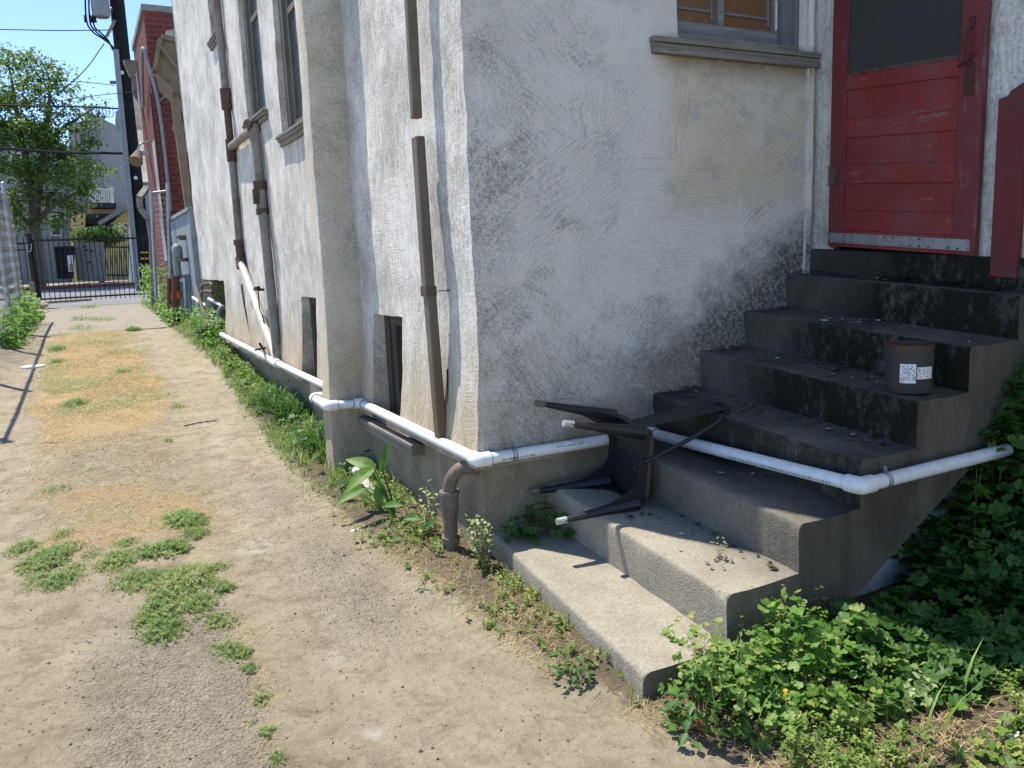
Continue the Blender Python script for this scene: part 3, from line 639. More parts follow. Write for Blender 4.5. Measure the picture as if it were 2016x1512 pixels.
# white infill below the stairs
m = MB()
P0 = [(2.80, -.3), (3.95, -.3), (3.95, .60), (3.5, .42), (2.85, .06), (2.80, .03)]
m.prism([(x, 2.30, z) for x, z in P0], (0, .05, 0)); single(m, 'infill_wall', M['whitewall'], 'white plastered wall closing the space under the sloping stair slab', 'wall')

# ================================================================== STAIRS
def sx(k): return 1.69+.343*(k-1)
def tz(k, y): return .09+.2032*(k-1)-.0685*(YW-y)
YO = 2.165
stairs = empty('concrete_stairs', (2.6, 2.9, -.1), 'flight of seven worn concrete steps climbing along the house to the red door', 'stairs')
def zu(x, y): return .112+.594*(x-2.87)+.0685*(y-2.17)
for k in range(1, 8):
    x0, x1 = sx(k), (sx(k+1) if k < 7 else XD-.002)
    if k == 1: x0 = 1.70
    rows = []; ysn = list(np.linspace(YW+.01, YO+.15, 40))+list(np.linspace(YO+.14, YO, 24))
    for iy, y in enumerate(ysn):
        e = (y-YO); chip = 0
        cw = (.0, .05, .085, .05)[k] if k <= 3 else 0
        if cw and e < cw: chip = (cw-e)/cw
        nx = mn.noise(Vector((k*7.3, y*6, 0)))*.006+mn.noise(Vector((k*3.1, y*24, 4)))*.004
        nz = mn.noise(Vector((k*5.7, y*7, 9)))*.004
        skew = (-.09*(YW-y)/1.38 if k == 1 else (-.03*(YW-y)/1.38 if k == 2 else 0))
        if k <= 3: skew2 = sx(2)*0-.03*(YW-y)/1.38 if k == 1 else 0
        else: skew2 = 0
        X = x0+nx+skew; Z = tz(k, y); zb = (tz(k-1, y)-.012) if k > 1 else -.32
        r = .022; c = max(0, chip**.7*(.008+.014*mn.noise(Vector((y*60, k*3.7, 1.)))+.010*mn.noise(Vector((y*150, k*3., 5.)))))
        row = [(X+.004, y, zb), (X+.002, y, zb+(Z-zb)*.35), (X-.001, y, zb+(Z-zb)*.7), (X, y, Z-r-c), (X+r*.12+c*.4, y, Z-r*.45-c*.8), (X+r*.45+c*.8, y, Z-r*.10-c*.35), (X+r+c, y, Z-c*.12)]
        for t in (.25, .5, .75): 
            xx = X+r+(x1-X-r)*t; row.append((xx, y, Z-.006*math.sin(math.pi*t)+mn.noise(Vector((xx*5, y*5, k)))*.003))
        row.append((x1+.012+(skew2), y, Z)); rows.append(row)
    m = MB(); n = len(rows[0])
    for r_ in rows: m.v += [tuple(p) for p in r_]
    for i in range(len(rows)-1):
        for j in range(n-1): m.f.append((i*n+j, i*n+j+1, (i+1)*n+j+1, (i+1)*n+j))
    # outer cheek and underside
    yE = ysn[-1]; last = rows[-1]
    xb0, xb1 = sx(k)-(.03 if k == 2 else .09 if k == 1 else 0), (sx(k+1)-(.03 if k == 1 else 0) if k < 7 else last[-1][0])
    zb0, zb1 = max(-.35, zu(xb0, yE)), max(-.35, zu(xb1, yE))
    top = [p for p in last[:-1]]+[(xb1, yE, last[-1][2])]
    zq = top[0][2]; m.add(top+[(xb1, yE, zb1), (xb0, yE, zb0), (xb0, yE, zq)], [tuple(range(len(top)+3))])
    m.quad((xb0, yE, zb0), (xb1, yE, zb1), (xb1, YW, max(-.35, zu(xb1, YW))), (xb0, YW, max(-.35, zu(xb0, YW))))
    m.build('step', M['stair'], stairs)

# ================================================================== CHAIR lying on the steps
S = np.array([2.325, 3.19, .462]); cn_ = np.array([.970, -.21, -.085]); cn_ /= np.linalg.norm(cn_)
cr_ = np.array([.09, -.07, 1.]); cr_ -= cn_*(cr_@cn_); cr_ /= np.linalg.norm(cr_); cs_ = np.cross(cr_, cn_); cs_ = cs_ if cs_[1] > 0 else -cs_
def CP(a, b, c): return S+a*cs_+b*cr_+c*cn_
chair = empty('metal_chair', S+np.array([0, 0, -.2]), 'black metal cafe chair toppled onto its side on the lower steps', 'chair')
def rsq(hw, r=.05, n=6):
    out = []
    for sx_, sy_, a0 in ((1, 1, 0), (-1, 1, 90), (-1, -1, 180), (1, -1, 270)):
        for k in range(n+1): t = math.radians(a0+90*k/n); out.append(((hw-r)*sx_+r*math.cos(t), (hw-r)*sy_+r*math.sin(t)))
    return out
def slab(hw, c0, c1, r=.05, hole=None):
    m = MB(); P = rsq(hw, r); n = len(P)
    m.add([CP(a, b, c0) for a, b in P]+[CP(a, b, c1) for a, b in P], [tuple(range(n)), tuple(range(n, 2*n))]+[(i, (i+1) % n, n+(i+1) % n, n+i) for i in range(n)]); return m
slab(.180, -.004, .022).build('seat', M['seatwood'], chair, bevel=.004)
slab(.174, -.022, -.0045).build('seat_pan', M['chair'], chair)
m = MB()
for i in range(4):
    for j in range(4):
        if (i+j) % 2: m = MB(); m.cyl(CP(-.09+.06*i, -.09+.06*j, -.0225), CP(-.09+.06*i, -.09+.06*j, -.0235), .004, n=8); m.build('drain_hole', M['cast'], chair)
# skirt with an arch between every two legs
m = MB(); hw = .182; n = 48
cor = [(-hw, -hw), (hw, -hw), (hw, hw), (-hw, hw)]; tip = [(-.215, -.235), (.215, -.235), (.215, .235), (-.215, .235)]
for q in range(4):
    A, B, TA, TB = map(np.array, (cor[q], cor[(q+1) % 4], tip[q], tip[(q+1) % 4]))
    for th in (0, .004):
        b0 = len(m.v)
        for i in range(n+1):
            t = i/n; s = abs(2*t-1); dep = .050+.37*(1-math.sqrt(max(0, 1-max(0, (s-.12)/.88)**2.2)))
            p = A*(1-t)+B*t; f = dep/.45; o = (TA*(1-t)+TB*t-p)*f
            inn = -p/np.linalg.norm(p)*th
            m.v.append(tuple(CP(*(p+inn), .001))); m.v.append(tuple(CP(*(p+o+inn), -dep)))
        m.f += [(b0+2*i, b0+2*i+1, b0+2*i+3, b0+2*i+2) for i in range(n)]
m.build('apron', M['chair'], chair)
legs = []
for q in range(4):
    A, T_ = np.array(cor[q]), np.array(tip[q]); m = MB(); pts, rad = [], []
    for i in range(13):
        t = .08+.92*i/12; p = A*.93*(1-t)+T_*t; pts.append(CP(*p, -.45*t)); rad.append(.0150+.030*(1-t)**1.25)
    m.tube(pts, rad, 10, sq=.85); lg = m.build('leg', M['chair'], chair); legs.append(lg)
    # worn bare-metal foot
    m = MB(); a = CP(*(A*.93*.1+T_*.9), -.45*.9); b = CP(*T_, -.455)
    if q in (0, 3): m.tube([a, b], [.0162, .0158], 12); m.build('bare_foot', M['bare'], lg)
    else: m.tube([a, b], [.0162, .0158], 12); m.build('foot', M['cast'], lg)
H = [(-.188, .035, -.03), (-.187, .05, .02), (-.178, .10, .13), (-.165, .155, .25), (-.145, .205, .36), (-.105, .245, .435), (-.05, .268, .47), (0, .275, .478), (.05, .272, .47), (.105, .258, .435), (.145, .225, .36), (.165, .18, .25), (.178, .13, .13), (.187, .075, .02), (.188, .06, -.03)]
def spl(P, n=5):
    P = [np.array(p, float) for p in P]; P = [2*P[0]-P[1]]+P+[2*P[-1]-P[-2]]; out = []
    for i in range(1, len(P)-2):
        for k in range(n):
            t = k/n; out.append(.5*((2*P[i])+(-P[i-1]+P[i+1])*t+(2*P[i-1]-5*P[i]+4*P[i+1]-P[i+2])*t*t+(-P[i-1]+3*P[i]-3*P[i+1]+P[i+2])*t**3))
    return out+[P[-2]]
m = MB(); m.tube([CP(*p) for p in spl(H)], .0105, 10); m.build('back_hoop', M['chair'], chair)
m = MB(); n = 14
for th in (0, .004):
    b0 = len(m.v)
    for i in range(n+1):
        t = i/n; w = .078+.012*t; bb = .172+.098*t+th; c = .005+.465*t
        for a in (-w, 0, w): m.v.append(tuple(CP(a, bb-.010*(1-(a/w)**2), c)))
    m.f += [(b0+3*i+j, b0+3*i+j+1, b0+3*i+4+j, b0+3*i+3+j) for i in range(n) for j in (0, 1)]
b0 = 0; k = 3*(n+1)
m.f += [(3*i+j, 3*i+3+j, k+3*i+3+j, k+3*i+j) for i in range(n) for j in (0, 2)]
m.build('back_splat', M['chair'], chair)

# ================================================================== PVC DRAIN
pvc = empty('plastic_drain_pipe', (XW-.07, YW-.07, .5), 'long white plastic drain pipe running along the house and across the stairs', 'pipe')
RP = .0295
def pipe_run(pts, r=RP): m = MB(); m.tube(pts, r, 18); return m.build('pipe', M['pvc'], pvc)
def elbow(p, a, b, L=.06, r=RP+.007):
    p, a, b = map(lambda q: np.array(q, float), (p, a, b)); a = (a-p)/np.linalg.norm(a-p); b = (b-p)/np.linalg.norm(b-p)
    m = MB(); m.tube(fillet([p+a*L, p+a*L*.55, p, p+b*L*.55, p+b*L], L*.5), r, 18); e = m.build('elbow', M['pvc'], pvc)
    m = MB()
    for d in (a, b): m = MB(); m.tube([p+d*(L-.001), p+d*(L+.004)], r-.003, 18); m.build('glue_ring', M['ink'], e)
def strap(p, d, up):
    p, d, up = (np.array(q, float) for q in (p, d, up)); d /= np.linalg.norm(d); m = MB()
    for o in (-.008, .008): m.tube([p+d*(o-.004), p+d*(o+.004)], RP+.0025, 18)
    q = p+up*(RP+.018); m.bar(p+up*RP*.8, p+up*(RP+.03), .016, .003, d); m.cyl(q+np.cross(d, up)*.004, q-np.cross(d, up)*.004, .005, n=8); m.build('strap', M['galv'], pvc)
XP = XW-.062; ZP = .50; XPo = 1.375
c1 = (XP, YW-.085, ZP+.004); c2 = (XP, 5.335, ZP+.012); c3 = (XPo, 5.335, ZP+.02); c4 = (XPo, 5.44, ZP+.02)
pipe_run([c1, c2]); pipe_run([c2, c3]); pipe_run([c3, (XPo+.0, 5.70, ZP+.022)])
c5 = (XPo, 5.72, ZP+.022); c6 = (XP-.02, 5.72, ZP+.022); pipe_run([c5, c6]); c7 = (XP-.02, 7.98, ZP+.02); pipe_run([c6, c7]); pipe_run([c7, (XP-.04, 11.4, ZP+.06)])
for p, a, b in ((c2, c1, c3), (c3, c2, c4), (c5, c4, c6), (c6, c5, c7)): elbow(p, a, b)
m = MB(); m.tube([(XP-.02, 7.90, ZP+.02), (XP-.02, 8.24, ZP+.022)], RP+.014, 16); m.tube([(XP-.02, 8.07, ZP), (XP-.0, 8.06, ZP+.12)], RP+.012, 14); m.build('coupling', M['pvc'], pvc)
w1 = (2.64, YW-.085, .495); pipe_run([c1, w1]); elbow(c1, c2, w1)
o1 = (2.655, YO-.055, .522); pipe_run([w1, o1]); elbow(w1, c1, o1); o2 = (3.62, YO-.058, .525); pipe_run([o1, o2]); elbow(o1, w1, o2, .065)
strap((1.80, YW-.085, ZP+.003), (1, 0, 0), (0, 0, 1)); strap((2.80, YO-.055, .522), (1, 0, 0), (0, 0, 1))
m = MB()
def dashes(a, b, t0, t1, n, side):
    a, b, side = (np.array(q, float) for q in (a, b, side)); d = b-a; L = np.linalg.norm(d); d /= L
    for i in range(n):
        t = t0+(t1-t0)*i/n; p = a+d*(t*L)+side*(RP+.0004); m.obox(p, d*random.uniform(.003, .008), np.cross(d, side)*random.uniform(.006, .010), side*.0012)
dashes(c1, w1, .12, .30, 14, np.array([0, -.94, -.34])); dashes(c1, w1, .42, .58, 12, np.array([0, -.94, .34])); dashes(w1, o1, .48, .92, 34, np.array([-.94, 0, -.34])); dashes(w1, o1, .2, .3, 7, np.array([-.94, 0, -.34]))
tag(m.build('printed_text', M['ink'], pvc), kind='stuff')

# ================================================================== PIPES ON THE ALLEY WALL
XA = XW-.045
def P_(px, py, X=XA): return onx(px, py, X)
t1 = empty('vent_pipe', (XA, 9.65, .6), 'tall grey and rusty vent pipe with diagonal pale lower end on the alley wall', 'pipe')
m = MB(); m.tube([(XA, 9.78, 6.0), (XA, 9.66, 3.36)], .042, 12); m.build('upper_pipe', M['greypipe'], t1)
m = MB(); m.tube([(XA, 9.66, 3.40), (XA, 9.66, 3.18)], .062, 12); m.build('collar', M['rust'], t1)
m = MB(); m.tube([(XA, 9.66, 3.2), (XA, 9.66, 2.75)], .040, 12); m.tube([(XA, 9.66, 2.86), (XA, 9.66, 2.62)], .055, 12); m.build('rusty_pipe', M['rust'], t1)
m = MB(); m.tube([(XA, 9.66, 2.65), (XA, 9.68, 1.72)], .040, 12); m.build('lower_pipe', M['greypipe'], t1)
m = MB(); m.tube([(XA, 9.68, 1.76), (XA, 9.68, 1.70)], .066, 12); m.tube([(XA, 9.68, 1.71), (XA, 9.67, 1.54)], .050, 12); m.tube([(XA-.005, 9.67, 1.56), (XA-.005, 9.63, 1.44)], .060, 12); m.build('fitting', M['rust'], t1)
m = MB(); m.tube([(XA-.01, 9.64, 1.50), (XA-.01, 9.2, 1.22), (XA-.01, 8.14, .55)], .040, 14); m.build('diagonal_pipe', M['palepipe'], t1)
m = MB(); m.tube([(XA, 9.68, 2.78), (XA-.015, 8.24, 2.77)], .042, 12); m.build('cross_pipe', M['greypipe'], t1)
t2 = empty('soil_pipe', (XA, 8.1, .55), 'grey upright waste pipe ending at the white drain pipe, joined by a cross pipe', 'pipe')
m = MB(); m.tube([(XA-.012, 8.20, 2.80), (XA-.012, 8.05, .57)], .047, 12); m.build('pipe', M['greypipe'], t2)
m = MB(); m.tube([(XA-.012, 8.23, 2.74), (XA-.012, 8.23, 2.83)], .062, 12); m.tube([(XA-.03, 8.215, 2.79), (XA-.085, 8.17, 2.80)], .045, 12); m.build('tee', M['rust'], t2)
m = MB(); m.tube([(XA-.012, 8.17, 2.27), (XA-.012, 8.17, 2.19)], .066, 12); m.tube([(XA-.012, 8.17, 2.2), (XA-.012, 8.16, 2.0)], .053, 12); m.tube([(XA-.012, 8.16, 2.01), (XA-.012, 8.16, 1.95)], .063, 12); m.obox((XA-.07, 8.13, 2.12), (.05, 0, 0), (0, .05, 0), (0, 0, .14)); m.build('fitting', M['rust'], t2)
t3 = empty('downspout', (XA-.03, 3.96, .5), 'square sheet metal downspout broken in two by the corner of the alley wall', 'downspout')
def sqp(m, a, b, w, d): m.bar(a, b, w, d, (1, 0, 0))
m = MB(); sqp(m, (XA-.03, 3.93, 6.1), (XA-.03, 3.99, 2.19), .048, .052); m.build('upper_pipe', M['spout'], t3, bevel=.008)
m = MB(); sqp(m, (XA-.03, 3.985, 2.10), (XA-.035, 3.945, 1.30), .070, .052); sqp(m, (XA-.030, 3.945, 1.31), (XA-.010, 3.945, .50), .070, .052); m.build('lower_pipe', M['spout'], t3, bevel=.008)
m = MB(); sqp(m, (XA-.035, 3.946, 1.34), (XA-.035, 3.945, 1.29),   .078, .060); m.bar((XA, 3.90, 1.315), (XW+.01, 3.87, 1.315), .03, .004); m.build('strap', M['rust'], t3)
m = MB(); m.tube([(XA+.03, 3.905, .9), (XA+.02, 3.90, .5)], .005, 6); m.build('wire', M['rubber'], t3)
t4 = empty('cleanout_pipe', (1.55, 3.75, -.15), 'brown cast iron cleanout pipe with bell collars entering the foundation at the corner', 'pipe')
m = MB(); m.tube(fillet([(1.70, 3.60, .425), (1.60, 3.66, .43), (1.548, 3.70, .36), (1.548, 3.71, .26)], .07, 8), .036, 14); m.build('bend', M['cast'], t4)
m = MB(); m.tube([(1.548, 3.71, .30), (1.548, 3.71, .285), (1.548, 3.712, .28), (1.548, 3.715, .19), (1.548, 3.717, .16)], [.052, .054, .048, .046, .039], 16); m.build('bell_collar', M['cast'], t4)
m = MB(); m.tube([(1.548, 3.716, .2), (1.548, 3.74, -.2)], .037, 14); m.build('stack', M['cast'], t4)
m = MB(); m.tube([(1.548, 3.727, .05), (1.548, 3.729, .02)], [.048, .048], 16); m.build('joint_ring', M['cast'], t4)
m = MB(); m.tube([(1.545, 3.74, -.03), (1.47, 3.80, -.12)], [.052, .055], 14); m.tube([(1.49, 3.785, -.09), (1.43, 3.83, -.17)], [.044, .044], 14); m.build('side_branch', M['cast'], t4)
m = MB(); m.tube([(1.44, 5.02, .13), (1.47, 4.78, .035), (1.475, 4.70, -.02)], [.030, .034, .034], 12); single(m, 'stub_pipe', M['palepipe'], 'short grey stub of pipe lying against the foundation behind the lily', 'pipe')
t5 = empty('hose_bib', (XA, 8.73, 1.2), 'small black outdoor tap with trailing cord between the two wall pipes', 'tap')
m = MB(); m.tube([(XW, 8.70, 1.215), (XA-.03, 8.70, 1.215)], .013, 8); m.tube([(XA-.03, 8.80, 1.225), (XA-.03, 8.62, 1.235)], .022, 8); m.build('valve', M['rubber'], t5)
m = MB(); m.tube(spl([(XA-.03, 8.66, 1.2), (XA-.02, 8.72, 1.02), (XA-.02, 8.60, .95), (XA-.01, 8.58, .8), (XA-.01, 8.50, .62), (XA-.01, 8.42, .55)]), .006, 6); m.build('cord', M['rubber'], t5)
m = MB(); m.tube(spl([(XW-.012, 9.98, 1.25), (XW-.014, 9.95, 1.05), (XW-.014, 9.85, .9), (XW-.014, 9.7, .7), (XW-.03, 9.55, .56)]), .009, 6)
for i in range(30): t = i/30; m.obox((XW-.02, 9.98-.42*t**1.5, 1.22-.66*t), (.012, 0, 0), (0, random.uniform(.02, .05), 0), (0, 0, .012))
single(m, 'rusty_chain', M['bollard'], 'rusty red chain hanging down the alley wall beside the diagonal pipe', 'chain')
m = MB(); b_ = g(536, 705); m.tube([b_+(0, 0, -.05), np.array([1.48, 8.20, .70])], .013, 8); m.tube([(1.43, 8.22, .64), (1.53, 8.18, .66)], .010, 6); single(m, 'garden_stake', M['rubber'], 'thin black tap stake standing in the weeds before the pipes', 'stake')

# ================================================================== CAN on the fifth step
cc = np.array([3.205, 2.315]); cz = tz(5, 2.315)+.001; CR, CHH = .098, .212
can = empty('metal_can', (cc[0], cc[1], cz), 'rusty open topped metal can with two white paper labels on a step', 'can')
m = MB(); n = 40
prof_ = [(CR*.97, 0), (CR, .004), (CR, CHH-.003), (CR+.0015, CHH), (CR-.003, CHH), (CR-.003, .006), (0, .006)]
for r_, z_ in prof_:
    for k in range(n): a = 2*math.pi*k/n; m.v.append((cc[0]+r_*math.cos(a), cc[1]+r_*math.sin(a), cz+z_))
for i in range(len(prof_)-1):
    for k in range(n): m.f.append((i*n+k, i*n+(k+1) % n, (i+1)*n+(k+1) % n, (i+1)*n+k))
def can_mat():
    t = NT('rusty_can'); P = t.pos(); x, y, z = t.sep(P); n1 = t.noise(P, 18, 6, .7); n2 = t.noise(t.map(P, (30, 30, 5)), 1., 5, .65)
    rim = t.math('ADD', t.mr(z, cz+CHH-.035, cz+CHH-.002, 0, .35), t.mr(z, cz+.03, cz, 0, .2))
    col = t.mix(t.mr(t.math('ADD', n2, rim), .62, .82), (.060, .060, .062), (.105, .052, .030)); col = t.mix(t.mr(n1, .55, .75, 0, .5), col, (.05, .03, .022))
    return t.done(col, .55, t.bump(n1, .2, .003), .4, .35)
m.build('body', can_mat(), can)
a_c = math.atan2(-cc[1], -cc[0])+.13
def label_patch(a0, a1, z0, z1, mat, name, par, rr=.0012):
    m = MB(); n = 8
    for r_ in (CR+.0003, CR+rr):
        for i in range(n+1):
            a = a0+(a1-a0)*i/n; m.v += [(cc[0]+r_*math.cos(a), cc[1]+r_*math.sin(a), cz+z0), (cc[0]+r_*math.cos(a), cc[1]+r_*math.sin(a), cz+z1)]
    k = 2*(n+1); m.f += [(k+2*i, k+2*i+2, k+2*i+3, k+2*i+1) for i in range(n)]+[(2*i, 2*i+2, k+2*i+2, k+2*i) for i in range(n)]+[(2*i+1, 2*i+3, k+2*i+3, k+2*i+1) for i in range(n)]
    m.f += [(0, 1, k+1, k), (2*n, 2*n+1, k+2*n+1, k+2*n)]
    return m.build(name, mat, par)
L1 = label_patch(a_c-.50, a_c+.15, .048, .132, M['sign'], 'paper_label', can); L2 = label_patch(a_c+.19, a_c+.96, .066, .118, M['sign'], 'paper_label', can)
m = MB()
def strokes_on(a0, a1, z0, z1, rows, dens, mm):
    for r_ in range(rows):
        z = z0+(z1-z0)*(r_+.5)/rows; a = a0
        while a < a1:
            w = random.uniform(.02, .07)
            if random.random() < dens: p = np.array((cc[0]+(CR+.0016)*math.cos(a), cc[1]+(CR+.0016)*math.sin(a), cz+z)); mm.obox(p, np.array((math.cos(a), math.sin(a), 0))*.0008, np.array((-math.sin(a), math.cos(a), 0))*w*CR*.7, (0, 0, (z1-z0)/rows*random.uniform(.3, .75)))
            a += w*1.1
strokes_on(a_c-.40, a_c+.12, .06, .126, 7, .6, m); m.build('printing', M['ink'], L1)
m = MB(); strokes_on(a_c-.47, a_c-.30, .05, .07, 2, 1, m); m.build('red_print', M['red'], L1)
m = MB(); strokes_on(a_c+.26, a_c+.92, .072, .114, 6, .35, m); m.build('printing', M['ink'], L2)
m = MB(); strokes_on(a_c+.195, a_c+.25, .066, .118, 5, 1, m); m.build('yellow_print', M['yellow'], L2)

# ================================================================== BEYOND THE HOUSE
# grey board fence, porch posts, wooden hood on the far corner
m = MB(); X0 = XW-.05
bf = empty('board_fence', (X0, 15.4, .5), 'pale blue grey board fence closing the gap beyond the stucco house', 'fence')
for i in range(11):
    y = 13.86+i*.30; m = MB(); m.box((X0, y, .3), (X0+.025, y+.285, 2.34)); m.build('board', M['greyboard'], bf, bevel=.004)
m = MB(); m.box((X0-.04, 13.84, 2.34), (X0+.06, 17.2, 2.40)); m.build('cap_rail', M['greyboard'], bf, bevel=.005)
m = MB(); m.box((X0-.03, 13.81, .3), (X0+.20, 13.855, 2.339)); m.build('end_post', M['greyboard'], bf)
def px(px_, py_, Y): return ony(px_, py_, Y)
pp = empty('porch_post', (1.95, 15.2, 2.4), 'turned brown wooden porch post standing against the red brick wall', 'post')
a, b, c, d = px(343, 185, 15.2), px(350, 245, 15.2), px(353, 262, 15.2), px(374, 420, 15.2)
m = MB(); m.bar(a+(0, 0, .9), b, .13, .13, (1, 0, 0)); m.bar(c, d-(0, 0, .1), .13, .13, (1, 0, 0)); m.build('shaft', M['porchwood'], pp, bevel=.01)
m = MB(); e = (b+c)/2; m.tube([b+(0, 0, .03), e, c-(0, 0, .03)], [.07, .105, .07], 14); m.build('turned_ring', M['porchwood'], pp); m = MB(); q1, q2 = px(364, 330, 15.2), px(366, 345, 15.2); m.tube([q1, (q1+q2)/2, q2], [.078, .090, .078], 14); m.build('turned_ring', M['porchwood'], pp)
hood = empty('porch_hood', px(335, 130, 15.), 'brown wooden porch hood with sloping boards fixed to the far house corner', 'hood')
A, B, C_, D_ = px(309, 75, 14.9), px(352, 85, 14.6), px(352, 180, 14.6), px(303, 140, 14.9)
m = MB(); m.prism([px(318, 75, 15), px(350, 78, 15), px(356, 188, 15), px(342, 178, 15), px(304, 142, 15)], (.2, 1.6, 0)); m.build('boards', M['porchwood'], hood)
m = MB(); m.bar(px(316, 76, 14.97), px(303, 144, 14.97), .06, .06, (0, 1, 0)); m.bar(px(316, 92, 14.95), px(352, 140, 14.95), .05, .06, (0, 1, 0)); m.bar(px(301, 142, 14.97), px(343, 180, 14.97), .06, .06, (0, 1, 0)); m.bar(px(318, 72, 14.97), px(350, 80, 14.97), .08, .07, (0, 1, 0)); m.build('bracket', M['porchwood'], hood)
m = MB(); m.tube([px(338, 60, 15.1), px(345, 78, 15.1)], [.10, .17], 12); m.build('cap', M['greypipe'], hood)
m = MB(); m.bar((XW+.03, 13.86, 6.15), (XW+.03, 13.86, 3.25), .16, .06, (1, 0, 0)); m.bar((XW+.05, 13.86, 3.24), (XW+.05, 13.86, 2.41), .10, .05, (1, 0, 0))
single(m, 'corner_board', M['greyboard'], 'tall grey trim board down the far corner of the stucco house', 'trim board', bevel=.005)
# brick building
BX, BY0, BY1, BT = 1.62, 18.0, 21.3, 6.42
bk = empty('brick_building', (BX, BY0, .5), 'red brick building behind the stucco house, its alley side in sunlight', 'building')
m = MB(); m.box((BX, BY0, .3), (8, BY1, BT)); m.build('wall', M['brick'], bk)
m = MB(); m.box((BX-.03, BY0-.04, BT), (8.03, BY1+.03, BT+.12)); m.build('parapet_cap', M['greypipe'], bk)
m = MB(); m.box((BX+.12, BY0-.03, .3), (6, BY0-.003, 2.5)); m.build('grey_base', M['greyboard'], bk)
m = MB(); m.box((BX-.02, BY0+.15, 1.6), (BX-.002, BY0+.95, 4.05)); m.build('painted_panel', M['render'], bk)
m = MB(); m.box((BX-.035, BY0+.06, 1.2), (BX-.003, BY0+.12, 4.9)); m.build('edge_strip', M['bollard'], bk)
cd = empty('curved_conduit', px(285, 95, 17.9), 'grey conduit hooking over and running down the red brick wall', 'conduit')
m = MB(); m.tube(spl([(BX-.06, 19.6, 4.9), px(279, 110, 18.2), px(283, 97, 17.93), px(290, 120, 17.93), px(303, 165, 17.93), px(312, 205, 17.93), px(321, 270, 17.93), px(329, 345, 17.93), px(336, 415, 17.93)]), .034, 10); m.build('pipe', M['conduit'], cd)
m = MB(); m.tube([px(311, 200, 17.94), px(325, 190, 17.96)], .02, 6); m.build('clip', M['galv'], cd)
gd = empty('gutter_pipe', px(270, 180, 20.), 'square grey gutter pipe with funnel head and crooked lower bends on brick', 'downspout')
m = MB()
pts = [(256, 128), (263, 150), (267, 190), (275, 260), (285, 345), (288, 372), (274, 390), (276, 410), (293, 432), (299, 470), (303, 600)]
yy = [20.8, 20.8, 20.8, 20.2, 18.8, 17.6, 17.4, 17.4, 17.4, 17.4, 17.4]
Q = [px(a, b, y) for (a, b), y in zip(pts, yy)]
for a, b in zip(Q[1:-1], Q[2:]): m.bar(a, b, .10, .10, (1, 0, 0))
m.build('pipe', M['greypipe'], gd)
m = MB(); p = px(258, 125, 20.8); m.hexa([p+np.array(v) for v in ((-.06, -.06, -.3), (.06, -.06, -.3), (.06, .06, -.3), (-.06, .06, -.3), (-.16, -.12, .05), (.12, -.12, .05), (.12, .12, .05), (-.16, .12, .05))]); m.build('funnel_head', M['greypipe'], gd)
fl = empty('wall_lamp', px(283, 300, 18.3), 'small floodlight on a bent arm fixed to the brick wall above the chain link', 'lamp')
m = MB(); m.tube(spl([px(294, 278, 18.4), px(286, 281, 18.2), px(277, 283, 18.1), px(272, 292, 18.1), px(271, 302, 18.1)]), .018, 8); m.build('arm', M['galv'], fl)
m = MB(); m.tube([px(273, 299, 18.1), px(267, 318, 17.95)], [.06, .14], 12); m.build('lamp_head', M['cast'], fl)
m = MB(); m.obox(px(284, 302, 18.2), (.14, 0, 0), (0, .1, 0), (0, 0, .08)); m.build('junction_box', M['galv'], fl)
# chain link
def chainlink(m, a, b, z0, z1, pitch=.055, r=.0026, zf=None):
    a, b = np.array(a, float), np.array(b, float); L = np.linalg.norm(b-a); d = (b-a)/L; nrm = np.array([-d[1], d[0], 0])
    n = int(L/pitch); k = int((z1-z0)/pitch)
    for i in range(n):
        P = []
        for j in range(k+1):
            s = (i+(j % 2))*pitch; p = a+d*min(s, L); zz = z0+(zf(p) if zf else 0)
            P.append((p[0]+nrm[0]*.004*((j % 2)*2-1), p[1]+nrm[1]*.004*((j % 2)*2-1), zz+j*pitch))
        m.tube(P, r, 3, caps=False)
cf = empty('link_gate', (1.45, 16.5, .55), 'narrow chain link gate panel standing beside the red brick wall', 'fence')
m = MB(); a, b = px(297, 380, 16.5), px(331, 376, 16.5); a0, b0_ = px(308, 590, 16.5), px(337, 590, 16.5)
m.tube([a0, a+(0, 0, .05)], .03, 10); m.tube([b0_, b+(0, 0, .14)], .032, 10); m.build('post', M['galv'], cf)
m = MB(); m.tube([a, b], .024, 10); m.build('rail', M['galv'], cf)
m = MB(); chainlink(m, (a[0]+.03, 16.5, 0), (b[0]-.01, 16.5, 0), .62, a[2], .05, .004); o = m.build('wire_mesh', M['galv'], cf)
# left fence
lf = empty('chain_link_fence', (-1.1, 15, .5), 'tall weedy chain link fence along the left edge of the alley', 'fence')
FA, FB = np.array((-1.22, 8.6, 0)), np.array((-1.03, 17.6, 0))
def fpt(y): t = (y-8.6)/9.; return FA*(1-t)+FB*t
for y in (8.7, 10.9, 13.3, 15.1, 16.9):
    p = fpt(y); m = MB(); zt = 2.45; m.tube([(p[0], y, gz(p[0], y)-.2), (p[0], y, gz(p[0], y)+zt)], .036, 12); m.tube([(p[0], y, gz(p[0], y)+zt), (p[0], y, gz(p[0], y)+zt+.03), (p[0], y, gz(p[0], y)+zt+.05)], [.042, .036, .012], 12); m.build('post', M['galv'], lf)
m = MB(); m.tube([(fpt(y)[0], y, gz(fpt(y)[0], y)+2.28) for y in (8.6, 10.9, 13.3, 15.1, 16.9, 17.6)], .022, 10); m.build('top_rail', M['galv'], lf)
m = MB(); chainlink(m, fpt(12.2)+(.03, 0, 0), fpt(17.6)+(.03, 0, 0), .02, 2.26, .085, .0026, lambda p: float(h(p[0], p[1]))); m.build('wire_mesh', M['galv'], lf)
